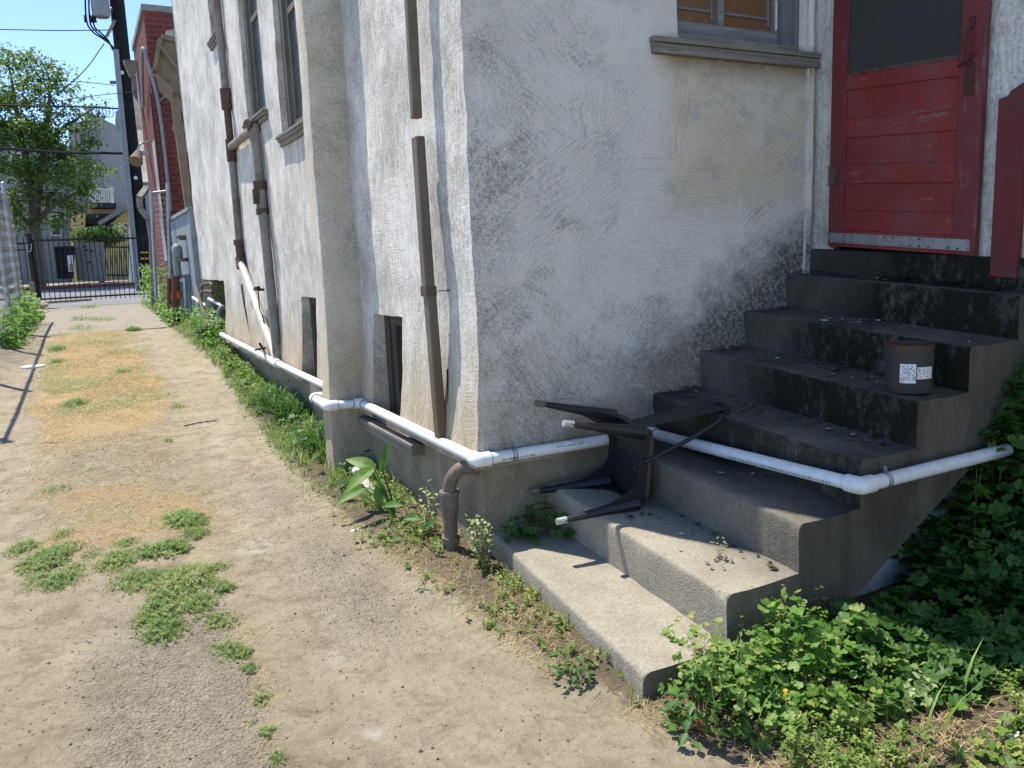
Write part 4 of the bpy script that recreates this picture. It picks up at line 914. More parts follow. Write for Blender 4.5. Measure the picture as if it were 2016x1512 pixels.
# black iron gate
gt = empty('iron_gate', (.3, 22, .7), 'black wrought iron driveway gate closing the far end of the alley', 'gate')
GX0, GX1, GZ0, GZ1 = -.93, 1.62, .79, 2.20
m = MB(); m.box((GX0, 21.98, GZ1-.02), (GX1, 22.02, GZ1+.02)); m.box((GX0, 21.98, GZ0+.03), (GX1, 22.02, GZ0+.07)); m.box((GX0, 21.975, GZ0+.03), (GX0+.04, 22.025, GZ1)); m.box((GX1-.04, 21.975, GZ0+.03), (GX1, 22.025, GZ1)); m.build('frame', M['blackiron'], gt)
for i in range(23):
    x = GX0+.1+(GX1-GX0-.2)*i/22; m = MB(); m.tube([(x, 22., GZ0-.03), (x, 22., GZ1+.09), (x, 22, GZ1+.12)], [.010, .010, .002], 6); m.build('bar', M['blackiron'], gt)
m = MB(); m.tube([px(57, 462, 22), px(60, 500, 22), px(74, 592, 22)-(0, 0, .1)], .065, 12); m.obox(px(57, 462, 22), (.17, 0, 0), (0, .17, 0), (0, 0, .05)); single(m, 'gate_post', M['blackiron'], 'thick black iron post carrying the left side of the gate', 'post')
m = MB(); m.tube(spl([px(54, 480, 21.9), px(55, 495, 21.9), px(61, 493, 21.9), px(62, 480, 21.9)]), .015, 6); single(m, 'gate_chain', M['galv'], 'loop of chain hanging from the black gate post', 'chain')
sf = empty('side_railing', (-1.4, 22, .7), 'lower black iron railing left of the gate post', 'railing')
m = MB(); m.box((-2.2, 21.98, 2.12), (-1.03, 22.02, 2.16)); m.box((-2.2, 21.98, 1.98), (-1.03, 22.02, 2.01)); m.box((-2.2, 21.98, .86), (-1.03, 22.02, .90)); m.build('rail', M['blackiron'], sf)
for i in range(9): x = -2.15+i*.13; m = MB(); m.tube([(x, 22., .8), (x, 22., 2.28)], .010, 6); m.build('bar', M['blackiron'], sf)
m = MB(); p = px(62, 555, 20.8); q = px(68, 592, 20.8); m.bar(q-(0, 0, .1), p, .10, .10, (1, 0, 0)); single(m, 'timber_stake', M['porchwood'], 'short pale timber stake in front of the black gate post', 'post', bevel=.01)
m = MB(); m.bar(px(75, 597, 20.6), px(180, 590, 20.9), .06, .05); single(m, 'fallen_rail', M['woodX'], 'pale grey wooden rail lying on the ground before the gate', 'timber')
for i, (x, y, s, t_) in enumerate(((62, 594, .12, 'sandy stone at the foot of the short timber stake'), (82, 600, .10, 'smaller sandy stone beside the fallen wooden rail'))):
    m = MB(); p = px(x, y, 20.4); R_ = np.random.default_rng(i)
    for a_ in range(5):
        for b_ in range(9): th = math.pi*a_/4; ph = 2*math.pi*b_/9; m.v.append(tuple(p+np.array((math.sin(th)*math.cos(ph)*s*1.4, math.sin(th)*math.sin(ph)*s, math.cos(th)*s*.7))*(1+.2*R_.random())))
    m.f += [(a_*9+b_, a_*9+(b_+1) % 9, (a_+1)*9+(b_+1) % 9, (a_+1)*9+b_) for a_ in range(4) for b_ in range(9)]
    single(m, 'stone', M['tanshirt'], t_, 'stone', 'stones by the gate')
# gas meters and bollards
MY = 14.75
for (x0, x1, top, bot, lab, w_) in ((346, 350, 543, 640, 'thicker rust red bollard with an orange band in front of the gas meter', .062), (334, 337, 548, 628, 'thinner brown bollard with an orange band behind its thicker neighbour', .045)):
    Yb = MY if w_ > .05 else MY+.55
    p, q = px(x0, top, Yb), px(x0-1, bot, Yb); b_ = empty('bollard', (q[0], Yb, q[2]), lab, 'bollard', 'bollards guarding the gas meter')
    m = MB(); m.tube([q-(0, 0, .1), p], w_, 14); m.build('post', M['bollard'], b_); m = MB(); zb = p[2]-.26; m.tube([(p[0], Yb, zb-.12), (p[0], Yb, zb)], w_+.003, 14); m.build('orange_band', M['orange'], b_)
gm = empty('gas_meter', px(352, 640, 14.9), 'grey green gas meter with regulator and pipes beside the board fence', 'gas meter')
m = MB(); c_ = px(349, 497, 14.9)
for dz, r_ in ((0, 0),): 
    m.tube([c_+(0, 0, -.10), c_+(0, 0, -.08), c_+(0, 0, .08), c_+(0, 0, .12), c_+(0, 0, .15)], [.10, .115, .115, .09, .03], 18, sq=.75)
m.build('meter_body', M['meter'], gm)
m = MB(); c2_ = px(349, 530, 14.9); m.tube([c2_+(0, 0, -.16), c2_+(0, 0, .2)], [.085, .085], 16, sq=.7); m.build('lower_body', M['meter'], gm)
m = MB(); e = px(360, 467, 14.8); m.tube([e+(-.06, 0, 0), e+(.05, 0, 0)], .05, 14); m.tube([e+(0, 0, -.02), e+(0, 0, .03)], .085, 16); e2 = px(360, 512, 14.8); m.tube([e2+(0, 0, -.025), e2+(0, 0, .035)], .085, 16); m.tube([e2+(-.08, 0, 0), e2+(.1, 0, 0)], .028, 10); m.build('regulator', M['cast'], gm)
m = MB(); m.tube(fillet([px(345, 466, 14.85), px(372, 465, 14.85), px(383, 600, 14.6)], .08), .026, 10); m.tube(fillet([px(352, 540, 14.85), px(362, 545, 14.85), px(371, 540, 14.8), px(378, 640, 14.6)], .06), .024, 10); m.tube([px(356, 555, 14.8), px(360, 620, 14.7)], .03, 10); m.tube([px(366, 545, 14.8), px(370, 625, 14.7)], .024, 10); m.build('pipe', M['meter'], gm)
m = MB(); m.obox(px(370, 465, 14.8), (.07, 0, 0), (0, .06, 0), (0, 0, .09)); m.build('orange_tag', M['orange'], gm)
gp = empty('service_pipes', px(420, 630, 12.6), 'cluster of grey service pipes rising from weeds under the far house corner', 'pipes')
def run(nm, pts, r, mat): m = MB(); m.tube(fillet([px(*p) for p in pts], .08), r, 10); m.build(nm, M[mat], gp)
run('pipe', [(398, 572, 12.8), (396, 562, 12.8), (416, 557, 12.7), (418, 562, 12.6)], .026, 'cast')
run('pipe', [(395, 585, 12.8), (397, 573, 12.8), (418, 575, 12.6)], .026, 'cast')
run('pipe', [(411, 588, 12.9), (446, 607, 12.2)], .024, 'pvc')
run('pipe', [(431, 640, 12.2), (431, 612, 12.2), (437, 603, 12.2), (446, 606, 12.2)], .032, 'conduit')
run('pipe', [(380, 586, 13.5), (405, 602, 12.9)], .024, 'pvc')
run('pipe', [(404, 618, 12.8), (428, 626, 12.4), (429, 646, 12.3)], .026, 'conduit')
run('pipe', [(385, 565, 13.2), (402, 618, 12.6), (418, 652, 12.1)], .024, 'cast')
run('pipe', [(447, 664, 11.6), (462, 672, 11.2)], .030, 'pvc')
m = MB(); m.bar(px(392, 655, 12.2), px(418, 640, 12.0), .2, .02); single(m, 'scrap_board', M['woodX'], 'dark scrap board leaning among weeds below the service pipes', 'board')
# street furniture and far side
pol = empty('utility_pole', px(280, 560, 30.), 'tall black utility pole with grey conduit and yellow reflector strips behind the gate', 'utility pole')
Yp = 30.
m = MB(); a, b = px(287, 562, Yp), px(226, -40, Yp); m.tube([a-(0, 0, .4), b, b+(b-a)*.2], [.27, .215, .19], 20); m.build('pole', M['polewood'], pol)
m = MB(); a2, b2 = px(271, 562, Yp-.28), px(228, 98, Yp-.22); m.bar(a2-(0, 0, .3), b2, .16, .14, (0, 1, 0)); m.build('riser_conduit', M['conduit'], pol)
m = MB()
for y_ in (497, 509, 525): m.bar(px(277, y_, Yp-.31), px(293, y_, Yp-.31), .05, .02, (0, 1, 0))
m.build('reflector', M['yellow'], pol)
m = MB()
for (x_, y_) in ((240, 143), (267, 350)): p = px(x_, y_, Yp-.25); m.cyl(p, p+(0, -.02, 0), .06, n=10)
m.build('pole_tag', M['sign'], pol)
m = MB(); p = px(200, 34, Yp-.3); m.tube([p, p+(0, 0, .05), p+(0, 0, .08), p+(0, 0, 1.1)], [.22, .255, .265, .265], 20); m.bar(p+(.2, 0, .2), px(223, 15, Yp), .09, .09); m.build('transformer', M['conduit'], pol)
m = MB(); m.bar(px(210, 72, Yp-.3), px(226, 40, Yp-.3), .09, .08, (0, 1, 0)); m.bar(px(216, 162, Yp+.1), px(262, 164, Yp+.1), .09, .09, (0, 1, 0)); m.build('cross_arm', M['greypipe'], pol)
m = MB()
for sh in (0, 7, 14): m.tube(spl([px(167+sh, -30, Yp-.3), px(170+sh, 38+sh*.5, Yp-.3), px(182+sh, 62, Yp-.35), px(205+sh*.5, 78, Yp-.35), px(222, 92+sh*.4, Yp-.25), px(228, 104, Yp-.22)]), .026, 8)
for sh in (165, 176, 184): m.tube([px(sh+2, 30, Yp-.3), px(sh+4, 44, Yp-.3)], [.03, .045], 8)
m.build('riser_cable', M['rubber'], pol)
def wire(nm, pts, r, lab): m = MB(); m.tube(spl([px(*p) for p in pts], 8), r, 6); single(m, nm, M['rubber'], lab, 'cable', 'overhead wires')
wire('cable', [(-200, 287, 29), (0, 292, 29.5), (120, 300, 29.8), (240, 302, 30), (292, 306, 30.4)], .045, 'thickest black cable, crossing low in front of the tree to the pole')
wire('cable', [(-200, 200, 32), (40, 208, 31), (150, 210, 30.5), (236, 214, 30), (300, 216, 29)], .030, 'black cable with hanging loops, just above the grey gable')
wire('cable', [(-200, 56, 34), (0, 58, 32), (120, 60, 31), (222, 59, 30)], .016, 'upper thin wire crossing the clear sky to the pole')
wire('cable', [(60, 198, 36), (110, 185, 34), (165, 140, 32), (205, 86, 30)], .016, 'slack thin wire slanting down from the pole to the tree')
wire('cable', [(60, 150, 38), (120, 158, 35), (180, 163, 32), (225, 168, 30)], .014, 'thin wire reaching the pole at its short lower arm')
wire('cable', [(110, 200, 36), (150, 193, 33), (200, 187, 31), (262, 180, 28), (300, 172, 24)], .013, 'thin wire rising from the tree to the brick building')
m = MB()
for k in range(5): c_ = px(185+7*k, 219+random.uniform(-2, 2), 30.3); m.tube([c_+np.array((.16*math.cos(t_), 0, .17*math.sin(t_))) for t_ in np.linspace(0, 2*math.pi, 15)], .011, 5)
single(m, 'cable_loops', M['rubber'], 'coils of spare cable hanging left of the pole', 'cable')
# big grey building behind
Yg = 46.
gb = empty('grey_building', px(200, 420, Yg), 'tall grey rendered building with a sloping roofline and a small balcony', 'building')
def poly(nm, mat, pts, Y, dep, par, **k): m = MB(); m.prism([px(a, b, Y) for a, b in pts], (0, dep, 0)); return m.build(nm, M[mat], par, **k)
poly('wall', 'render', [(172, 560), (172, 226), (184, 225), (225, 245), (242, 268), (300, 290), (330, 560)], Yg, 8, gb)
poly('wall', 'renderbeige', [(172, 422), (172, 400), (232, 400), (232, 422)], Yg-.4, .39, gb)
poly('side_wall', 'greysiding', [(135, 560), (135, 240), (171, 239), (171, 560)], Yg-.1, 8, gb)
poly('roof_edge', 'greyroof', [(166, 222), (184, 222), (190, 340), (176, 345), (171, 300)], Yg-.3, .25, gb)
poly('chimney', 'greyroof', [(227, 262), (229, 217), (252, 217), (256, 262)], Yg+3, 2, gb)
bc = poly('balcony', 'navy', [(177, 409), (177, 399), (229, 399), (229, 409)], Yg-1.6, 1.59, gb)
m = MB(); m.bar(px(177, 373, Yg-1.6), px(224, 372, Yg-1.6), .07, .06, (0, 1, 0))
for i in range(11): x_ = 178+i*4.5; m.bar(px(x_, 399, Yg-1.6), px(x_, 373, Yg-1.6), .045, .04, (0, 1, 0))
m.bar(px(222, 400, Yg-1.6), px(220, 368, Yg-1.6), .12, .1, (0, 1, 0)); m.build('railing', M['balcony'], bc)
poly('awning', 'navy', [(168, 442), (172, 421), (226, 421), (226, 442)], Yg-1.2, 1.1, gb)
lb = empty('grey_sided_house', px(80, 500, 44), 'grey clapboard house mostly hidden behind the leafy tree', 'house')
poly('wall', 'greysiding', [(-80, 560), (-80, 240), (60, 235), (138, 300), (138, 560)], 47, 6, lb)
for i, (x_, y_) in enumerate(((20, 300), (105, 320), (15, 400), (100, 420))): w = poly('window', 'balcony', [(x_, y_+45), (x_, y_), (x_+22, y_), (x_+22, y_+45)], 46.9, .09, lb); poly('pane', 'glass', [(x_+3, y_+42), (x_+3, y_+3), (x_+19, y_+3), (x_+19, y_+42)], 46.88, .015, w)
yh = empty('yellow_house', px(230, 520, 43), 'small yellow clapboard house with grey gable roof behind the gate', 'house')
poly('wall', 'siding', [(140, 560), (140, 420), (168, 420), (168, 450), (207, 450), (257, 408), (290, 440), (290, 560)], 43., 6, yh)
m = MB()
for (a, b) in (((195, 440), (259, 401)), ((259, 401), (300, 440))): m.bar(px(*a, 42.6), px(*b, 42.6), .16, .9, (0, 1, 0))
m.build('roof', M['greyroof'], yh)
w = poly('window', 'greyroof', [(214, 475), (214, 441), (252, 441), (252, 475)], 42.95, .08, yh, bevel=.02); poly('pane', 'glass', [(219, 475), (219, 447), (247, 447), (247, 475)], 42.93, .03, w)
poly('porch', 'navy', [(170, 470), (166, 447), (226, 441), (226, 470)], 42.7, .25, yh)
m = MB(); m.prism([px(254, 560, 37.5), px(255.5, 397, 37.5), px(257.5, 397, 37.5), px(268, 560, 37.5)], (0, .2, 0)); single(m, 'white_board', M['balcony'], 'tall tapering white board catching the sun left of the utility pole', 'board')
m = MB(); m.prism([px(152, 552, 38.), px(145, 478, 38.), px(205, 476, 38.), px(209, 554, 38.)], (0, .5, 0))
bw = single(m, 'block_wall', M['block'], 'grey concrete block wall with dark markings across the street behind the gate', 'wall')
m = MB()
for (x_, y_, w_, h_) in ((163, 484, 7, 3), (165, 491, 9, 3), (178, 492, 4, 4), (172, 515, 7, 3), (180, 527, 3, 2)): m.prism([px(x_, y_+h_, 37.98), px(x_, y_, 37.98), px(x_+w_, y_, 37.98), px(x_+w_, y_+h_, 37.98)], (0, .012, 0))
m.build('dark_mark', M['rubber'], bw)
ns = empty('notice_board', px(140, 530, 37), 'white notice with red print on a thin post across the street', 'sign')
poly('panel', 'sign', [(135, 535), (132, 503), (143, 502), (146, 534)], 37., .03, ns); m = MB()
for y_ in (522, 527, 531): m.bar(px(137, y_, 36.98), px(144, y_, 36.98), .06, .01, (0, 1, 0))
m.build('red_print', M['red'], ns); m = MB(); m.bar(px(140, 556, 37.05), px(139, 533, 37.05), .06, .05, (0, 1, 0)); m.build('post', M['blackiron'], ns)
wb = empty('wheelie_bin', px(118, 550, 37.5), 'black wheeled rubbish bin beside the grey block wall', 'bin')
m = MB(); m.prism([px(112, 549, 37.4), px(107, 492, 37.4), px(147, 490, 37.4), px(145, 549, 37.4)], (0, .8, 0)); m.build('body', M['rubber'], wb, bevel=.03); m = MB(); m.prism([px(105, 492, 37.3), px(108, 485, 37.3), px(146, 484, 37.3), px(149, 490, 37.3)], (0, .95, 0)); m.build('lid', M['rubber'], wb, bevel=.03)
rf = empty('black_railing', px(230, 545, 38.5), 'black iron railing in front of the yellow house', 'railing')
m = MB()
for y_ in (486, 541): m.bar(px(206, y_, 38.6), px(268, y_+1, 38.6), .06, .05, (0, 1, 0))
m.build('rail', M['blackiron'], rf)
for i in range(14): x_ = 208+i*4.5; m = MB(); m.bar(px(x_, 548, 38.6), px(x_, 480, 38.6), .035, .03, (0, 1, 0)); m.build('bar', M['blackiron'], rf)

# ================================================================== PLANTS
def proto_blade(n=3, w=.05, bend=.5):
    V, F = [], []
    for i in range(n+1):
        t = i/n; x = bend*t*t; z = t*(1-.25*bend*t); ww = w*(1-t**1.6)
        if i < n: V += [(x, -ww, z), (x, ww, z)]
        else: V += [(x, 0, z)]
    for i in range(n-1): a = 2*i; F += [(a, a+1, a+3), (a, a+3, a+2)]
    F += [(2*n-2, 2*n-1, 2*n)]; return np.array(V), np.array(F)
def proto_oval(l=1., w=.32, cup=.12):
    P = [(0, 0, 0), (.3, w, cup), (.65, w*.85, cup), (1, 0, -.06), (.65, -w*.85, cup), (.3, -w, cup), (.5, 0, 0)]
    V = np.array(P)*np.array((l, l, l)); return V, np.array([(0, 6, 1), (1, 6, 2), (2, 6, 3), (3, 6, 4), (4, 6, 5), (5, 6, 0)])
def proto_mallow(lobes=5, cup=.18, n=30):
    V, F = [(0, 0, 0)], []
    for i in range(n+1):
        a = math.radians(-160+320*i/n); s = (i/n*lobes) % 1
        r = 1-.20*(abs(2*s-1))**2.2-.05*abs(math.sin(i*2.6)); z = cup*(r*r)+.10*math.cos(a*lobes)*r
        V.append((r*math.cos(a)+.18, r*math.sin(a), z))
    F = [(0, i, i+1) for i in range(1, n+1)]; return np.array(V), np.array(F)
def merge(parts):
    V, F, b = [], [], 0
    for v, f in parts: V.append(v); F.append(f+b); b += len(v)
    return np.concatenate(V), np.concatenate(F)
def rotm(yaw, tilt, roll=0.):
    """stacked rotations: roll about z first, tilt about y, yaw about z"""
    yaw, tilt, roll = np.broadcast_arrays(np.atleast_1d(yaw).astype(float), tilt, roll); o = np.zeros_like(yaw, dtype=float); i = o+1
    Rz = lambda a: np.stack([np.stack([np.cos(a), -np.sin(a), o], -1), np.stack([np.sin(a), np.cos(a), o], -1), np.stack([o, o, i], -1)], -2)
    Ry = lambda a: np.stack([np.stack([np.cos(a), o, np.sin(a)], -1), np.stack([o, i, o], -1), np.stack([-np.sin(a), o, np.cos(a)], -1)], -2)
    return Rz(yaw)@Ry(tilt)@Rz(roll)
def tf(pr, R, s, p):
    V, F = pr; s = np.asarray(s, float); s = s[:, None, None] if s.ndim == 1 else s
    W_ = np.einsum('nij,vj->nvi', R, V)*s+np.asarray(p)[:, None, :]
    n, v = W_.shape[:2]; return W_.reshape(-1, 3), (F[None]+(np.arange(n)*v)[:, None, None]).reshape(-1, 3), v
class Leaves:
    def __init__(s): s.V, s.F, s.R, s.b = [], [], [], 0
    def add(s, pr, R, sc, p, rnd=None):
        if len(p) == 0: return
        V, F, v = tf(pr, R, sc, p); r = rng.random(len(p)) if rnd is None else np.asarray(rnd)
        s.V.append(V); s.F.append(F+s.b); s.R.append(np.repeat(r, v)); s.b += len(V)
    def build(s, name, mat, parent=None, label=None, cat=None, group=None, kind=None):
        V, F, R = np.concatenate(s.V), np.concatenate(s.F), np.concatenate(s.R)
        if parent is not None: V = V-np.array(parent.location)
        me = bpy.data.meshes.new(name); me.vertices.add(len(V)); me.vertices.foreach_set('co', V.astype(np.float32).ravel())
        me.loops.add(F.size); me.loops.foreach_set('vertex_index', F.astype(np.int32).ravel()); me.polygons.add(len(F))
        me.polygons.foreach_set('loop_start', np.arange(0, F.size, 3, dtype=np.int32)); me.update(calc_edges=True)
        a = me.attributes.new('rnd', 'FLOAT', 'POINT'); a.data.foreach_set('value', R.astype(np.float32)); me.materials.append(mat)
        o = bpy.data.objects.new(name, me); COL.objects.link(o)
        if parent is not None: o.parent = parent
        return tag(o, label, cat, group, kind)
BL = [proto_blade(3, .030, b) for b in (.2, .6, 1.0)]; ST = [proto_blade(3, .013, b) for b in (.3, .7, 1.1)]; OV = proto_oval(); ML = [proto_mallow(5), proto_mallow(7, .28), proto_mallow(5, -.1)]
def proto_sprig(k=7, seed=0, leafs=.42, w=.34):
    r = np.random.default_rng(seed); parts = [proto_blade(3, .014, .35)]; ov = proto_oval(1, w)
    for i in range(k):
        t = .25+.75*i/(k-1); p = np.array([[.35*t*t, 0, t*(1-.09*t)]])
        V, F, _ = tf(ov, rotm(np.array([i*2.4+r.random()]), np.array([-.55+r.random()*.5])), np.array([leafs*(1.15-.6*t)]), p); parts.append((V, F))
    return merge(parts)
SP = [proto_sprig(7, i) for i in range(4)]; SPF = [proto_sprig(11, 10+i, .30, .24) for i in range(3)]
def pts_xy(n, x0, x1, y0, y1, wf=None):
    X = rng.uniform(x0, x1, n); Y = rng.uniform(y0, y1, n)
    if wf is not None: k = rng.random(n) < wf(X, Y); X, Y = X[k], Y[k]
    return X, Y
def on_ground(X, Y, dz=0.): return np.stack([X, Y, gz(X, Y)+dz], -1)
# --- dry straw on the strip between the tracks
L = Leaves()
X, Y = pts_xy(150000, -.8, .9, 4.4, 14.6, lambda X, Y: a_straw(X, Y)*np.clip((fbm(X, Y, 3.2, 3, 61)-.25)*2.4, .05, 1)*np.clip(9/Y, .5, 1))
n = len(X); sz = rng.uniform(.025, .07, n)*np.clip(Y/8, .7, 1.25)
f_ = Y > 6.6
for pr_, q in ((BL[1], f_), (ST[1], ~f_)): k = int(q.sum()); L.add(pr_, rotm(rng.uniform(0, 6.28, k), rng.normal(1.15, .35, k)), sz[q], on_ground(X[q], Y[q], .002))
X, Y = pts_xy(9000, .24, .60, 1.7, 3.6, lambda X, Y: np.exp(-((X-np.interp(Y, [1.7, 2.4, 3, 3.6], [.36, .38, .42, .46]))/.05)**2)*np.clip((fbm(X, Y, 6, 3, 71)-.3)*2, .05, 1))
n = len(X); L.add(ST[1], rotm(rng.uniform(0, 6.28, n), rng.normal(1.0, .4, n)), rng.uniform(.02, .07, n), on_ground(X, Y, .001))
X, Y = pts_xy(900, -.5, 1.2, 1.7, 5.5); n = len(X); L.add(ST[2], rotm(rng.uniform(0, 6.28, n), rng.normal(1.5, .08, n)), rng.uniform(.02, .09, n), on_ground(X, Y, .003))
L.build('dry_grass', M['straw'], label='short bleached dry grass covering the strip between the wheel tracks', cat='grass', kind='stuff')
L = Leaves()
X, Y = pts_xy(40000, -.7, .8, 4.5, 6.6, lambda X, Y: a_straw(X, Y)*np.clip((fbm(X, Y, 3.2, 3, 91)-.3)*2.2, .05, 1)); n = len(X)
L.add(ST[2], rotm(rng.uniform(0, 6.28, n), rng.normal(1.3, .25, n)), rng.uniform(.02, .065, n), on_ground(X, Y, .002))
X, Y = pts_xy(3800, -.6, .75, 4.4, 7.6, lambda X, Y: np.clip(a_straw(X, Y)*1.6, .06, 1)); n = len(X); L.add(ST[1], rotm(rng.uniform(0, 6.28, n), rng.normal(1.2, .3, n)), rng.uniform(.05, .13, n), on_ground(X, Y, .004), rng.uniform(.5, 1, n))
L.build('matted_grass', M['strawred'], label='reddish matted dead grass on the strip just behind the green tufts', cat='grass', kind='stuff')
L = Leaves()
X, Y = pts_xy(60000, -.75, .9, 4.6, 14.6, lambda X, Y: a_straw(X, Y)*np.clip((fbm(X, Y, 2.1, 4, 161)-.46)*5, .0, 1)*np.clip(9/Y, .5, 1)); n = len(X)
L.add(BL[1], rotm(rng.uniform(0, 6.28, n), rng.normal(.8, .4, n)), rng.uniform(.025, .075, n)*np.clip(Y/8, .7, 1.25), on_ground(X, Y, .002))
L.build('green_grass', M['pale'], label='olive green blades coming up through the bleached grass strip', cat='grass', kind='stuff')
# --- dry litter and grass on the verge and before the plants
L = Leaves()
def verge_w(X, Y):
    v = np.interp(Y, VY, VX); return ss(X, v-.06, v+.06)*(1-ss(X, 1.66, 1.70)*(Y > 3.5))
X, Y = pts_xy(26000, 1.05, 1.75, 2.0, 4.9, lambda X, Y: verge_w(X, Y)*np.clip((fbm(X, Y, 5, 3, 31)-.32)*2.2, .03, .9)); n = len(X)
L.add(ST[2], rotm(rng.uniform(0, 6.28, n), rng.normal(1.15, .35, n)), rng.uniform(.02, .09, n), on_ground(X, Y, .003))
X, Y = pts_xy(16000, 1.45, 2.9, 1.0, 2.05, lambda X, Y: ss(Y, 1.30, 1.5)*(1-ss(Y, 1.80, 2.05))*(1-.8*ss(X, 2.2, 2.6))*ss(X, 1.50, 1.62)*np.clip((fbm(X, Y, 5, 3, 37)-.25)*2.2, .05, 1)+.08*ss(X, 1.9, 2.2)); n = len(X)
L.add(ST[2], rotm(rng.uniform(0, 6.28, n), rng.normal(1.05, .38, n)), rng.uniform(.03, .11, n), on_ground(X, Y, .004))
L.build('dead_grass', M['straw'], label='tangled straw coloured grass along the verge beside the lowest step', cat='grass', kind='stuff')
# --- green weeds of the verge
L = Leaves()
X, Y = pts_xy(26000, 1.05, 1.66, 4.6, 14.6, lambda X, Y: ss(X, np.interp(Y, VY, VX)-.10, np.interp(Y, VY, VX)+.05)*np.clip((fbm(X, Y, 4, 3, 131)-.38)*3, .03, 1)*np.clip(8/Y, .4, 1)); n = len(X)
L.add(BL[1], rotm(rng.uniform(0, 6.28, n), rng.normal(1.0, .4, n)), rng.uniform(.02, .08, n), on_ground(X, Y, .002))
L.build('verge_grass', M['pale'], label='yellow green grass mixed through the verge beside the right wheel track', cat='grass', kind='stuff')
L = Leaves()
def vw(X, Y):
    v = np.interp(Y, VY, VX); d = ss(X, v-.03, v+.14)*(1-ss(X, 1.60, 1.66))*np.clip((fbm(X, Y, 4.5, 4, 51)-.40)*4.5, .03, 1)
    return d*ss(Y, 4.1, 4.9)*np.where(X > 1.38, np.where(abs(Y-5.5) < .15, 0, 1), 1)
X, Y = pts_xy(10000, 1.05, 1.68, 4.0, 14.6, lambda X, Y: vw(X, Y)*np.clip(8/Y, .4, 1)); n = len(X); k = n//3
hgt = rng.uniform(.025, .07, n)*(1+.6*ss(X, 1.3, 1.6))
for j in range(3): q = slice(j*k, (j+1)*k); L.add(SP[j], rotm(rng.uniform(0, 6.28, k), rng.normal(.1, .45, k)), hgt[q]*np.clip(Y[q]/8, .8, 1.2), on_ground(X[q], Y[q]))
X, Y = pts_xy(9000, 1.05, 1.68, 4.2, 13, lambda X, Y: vw(X, Y)); n = len(X)
L.add(BL[1], rotm(rng.uniform(0, 6.28, n), rng.normal(.35, .35, n)), rng.uniform(.05, .16, n), on_ground(X, Y))
L.build('verge_weeds', M['weed'], label='low green weeds filling the verge along the foot of the house', cat='weeds', kind='stuff')
L = Leaves()
X, Y = pts_xy(500, 1.30, 1.64, 4.9, 12.5, lambda X, Y: vw(X, Y)); n = len(X)
L.add(ML[0], rotm(rng.uniform(0, 6.28, n), rng.normal(0, .5, n)), rng.uniform(.018, .04, n), on_ground(X, Y, 0)+np.stack([0*X, 0*X, rng.uniform(.04, .14, n)], -1))
X, Y = pts_xy(900, 1.40, 1.62, 7.0, 7.9); n = len(X); L.add(BL[1], rotm(rng.uniform(0, 6.28, n), rng.normal(.45, .3, n)), rng.uniform(.12, .34, n), on_ground(X, Y))
X, Y = pts_xy(160, 1.40, 1.60, 5.75, 6.3); n = len(X); L.add(BL[1], rotm(rng.uniform(0, 6.28, n), rng.normal(.45, .3, n)), rng.uniform(.12, .34, n), on_ground(X, Y))
L.build('leafy_weeds', M['darkleaf'], label='darker leafy weeds and long grass close to the house wall', cat='weeds', kind='stuff')
# --- green tufts on the strip
L = Leaves()
tufts = [(100, 1105, .17, .07), (60, 1080, .12, .06), (120, 1140, .13, .06), (360, 1030, .14, .08), (335, 1095, .15, .08), (300, 1100, .12, .07), (235, 1115, .12, .06), (400, 1150, .16, .07), (350, 1160, .17, .07), (330, 1205, .17, .07), (440, 1165, .08, .06), (320, 1250, .13, .06), (455, 1285, .08, .05), (280, 1150, .14, .05), (390, 1200, .13, .06), (430, 1230, .09, .04), (250, 1080, .08, .04), (80, 1140, .12, .04), (380, 1060, .10, .06), (300, 1220, .12, .05), (180, 1100, .08, .03), (120, 1060, .09, .04),
         (150, 800, .17, .09), (110, 690, .13, .10), (110, 715, .10, .08), (105, 968, .10, .05), (130, 965, .08, .05), (262, 652, .14, .12), (330, 870, .07, .06), (500, 1420, .03, .04), (510, 1360, .04, .04), (545, 1425, .02, .03), (275, 1450, .025, .03), (350, 800, .08, .07), (240, 735, .1, .06), (495, 1325, .045, .045), (512, 1380, .04, .045), (528, 1445, .04, .04), (545, 1495, .04, .035), (480, 1290, .05, .045)]
TC = [(g(x, y), r, hh) for (x, y, r, hh) in tufts]
def t_field(X, Y, lo, hi):
    F = np.zeros_like(X); H_ = np.zeros_like(X)+.03
    for p, r, hh in TC[lo:hi]:
        f = np.exp(-((X-p[0])**2+((Y-p[1])/1.45)**2)/(r*.95)**2); H_ = np.where(f > F, hh, H_); F = np.maximum(F, f)
    return F, H_
NB = next(i for i, t_ in enumerate(tufts) if t_[0] == 150)
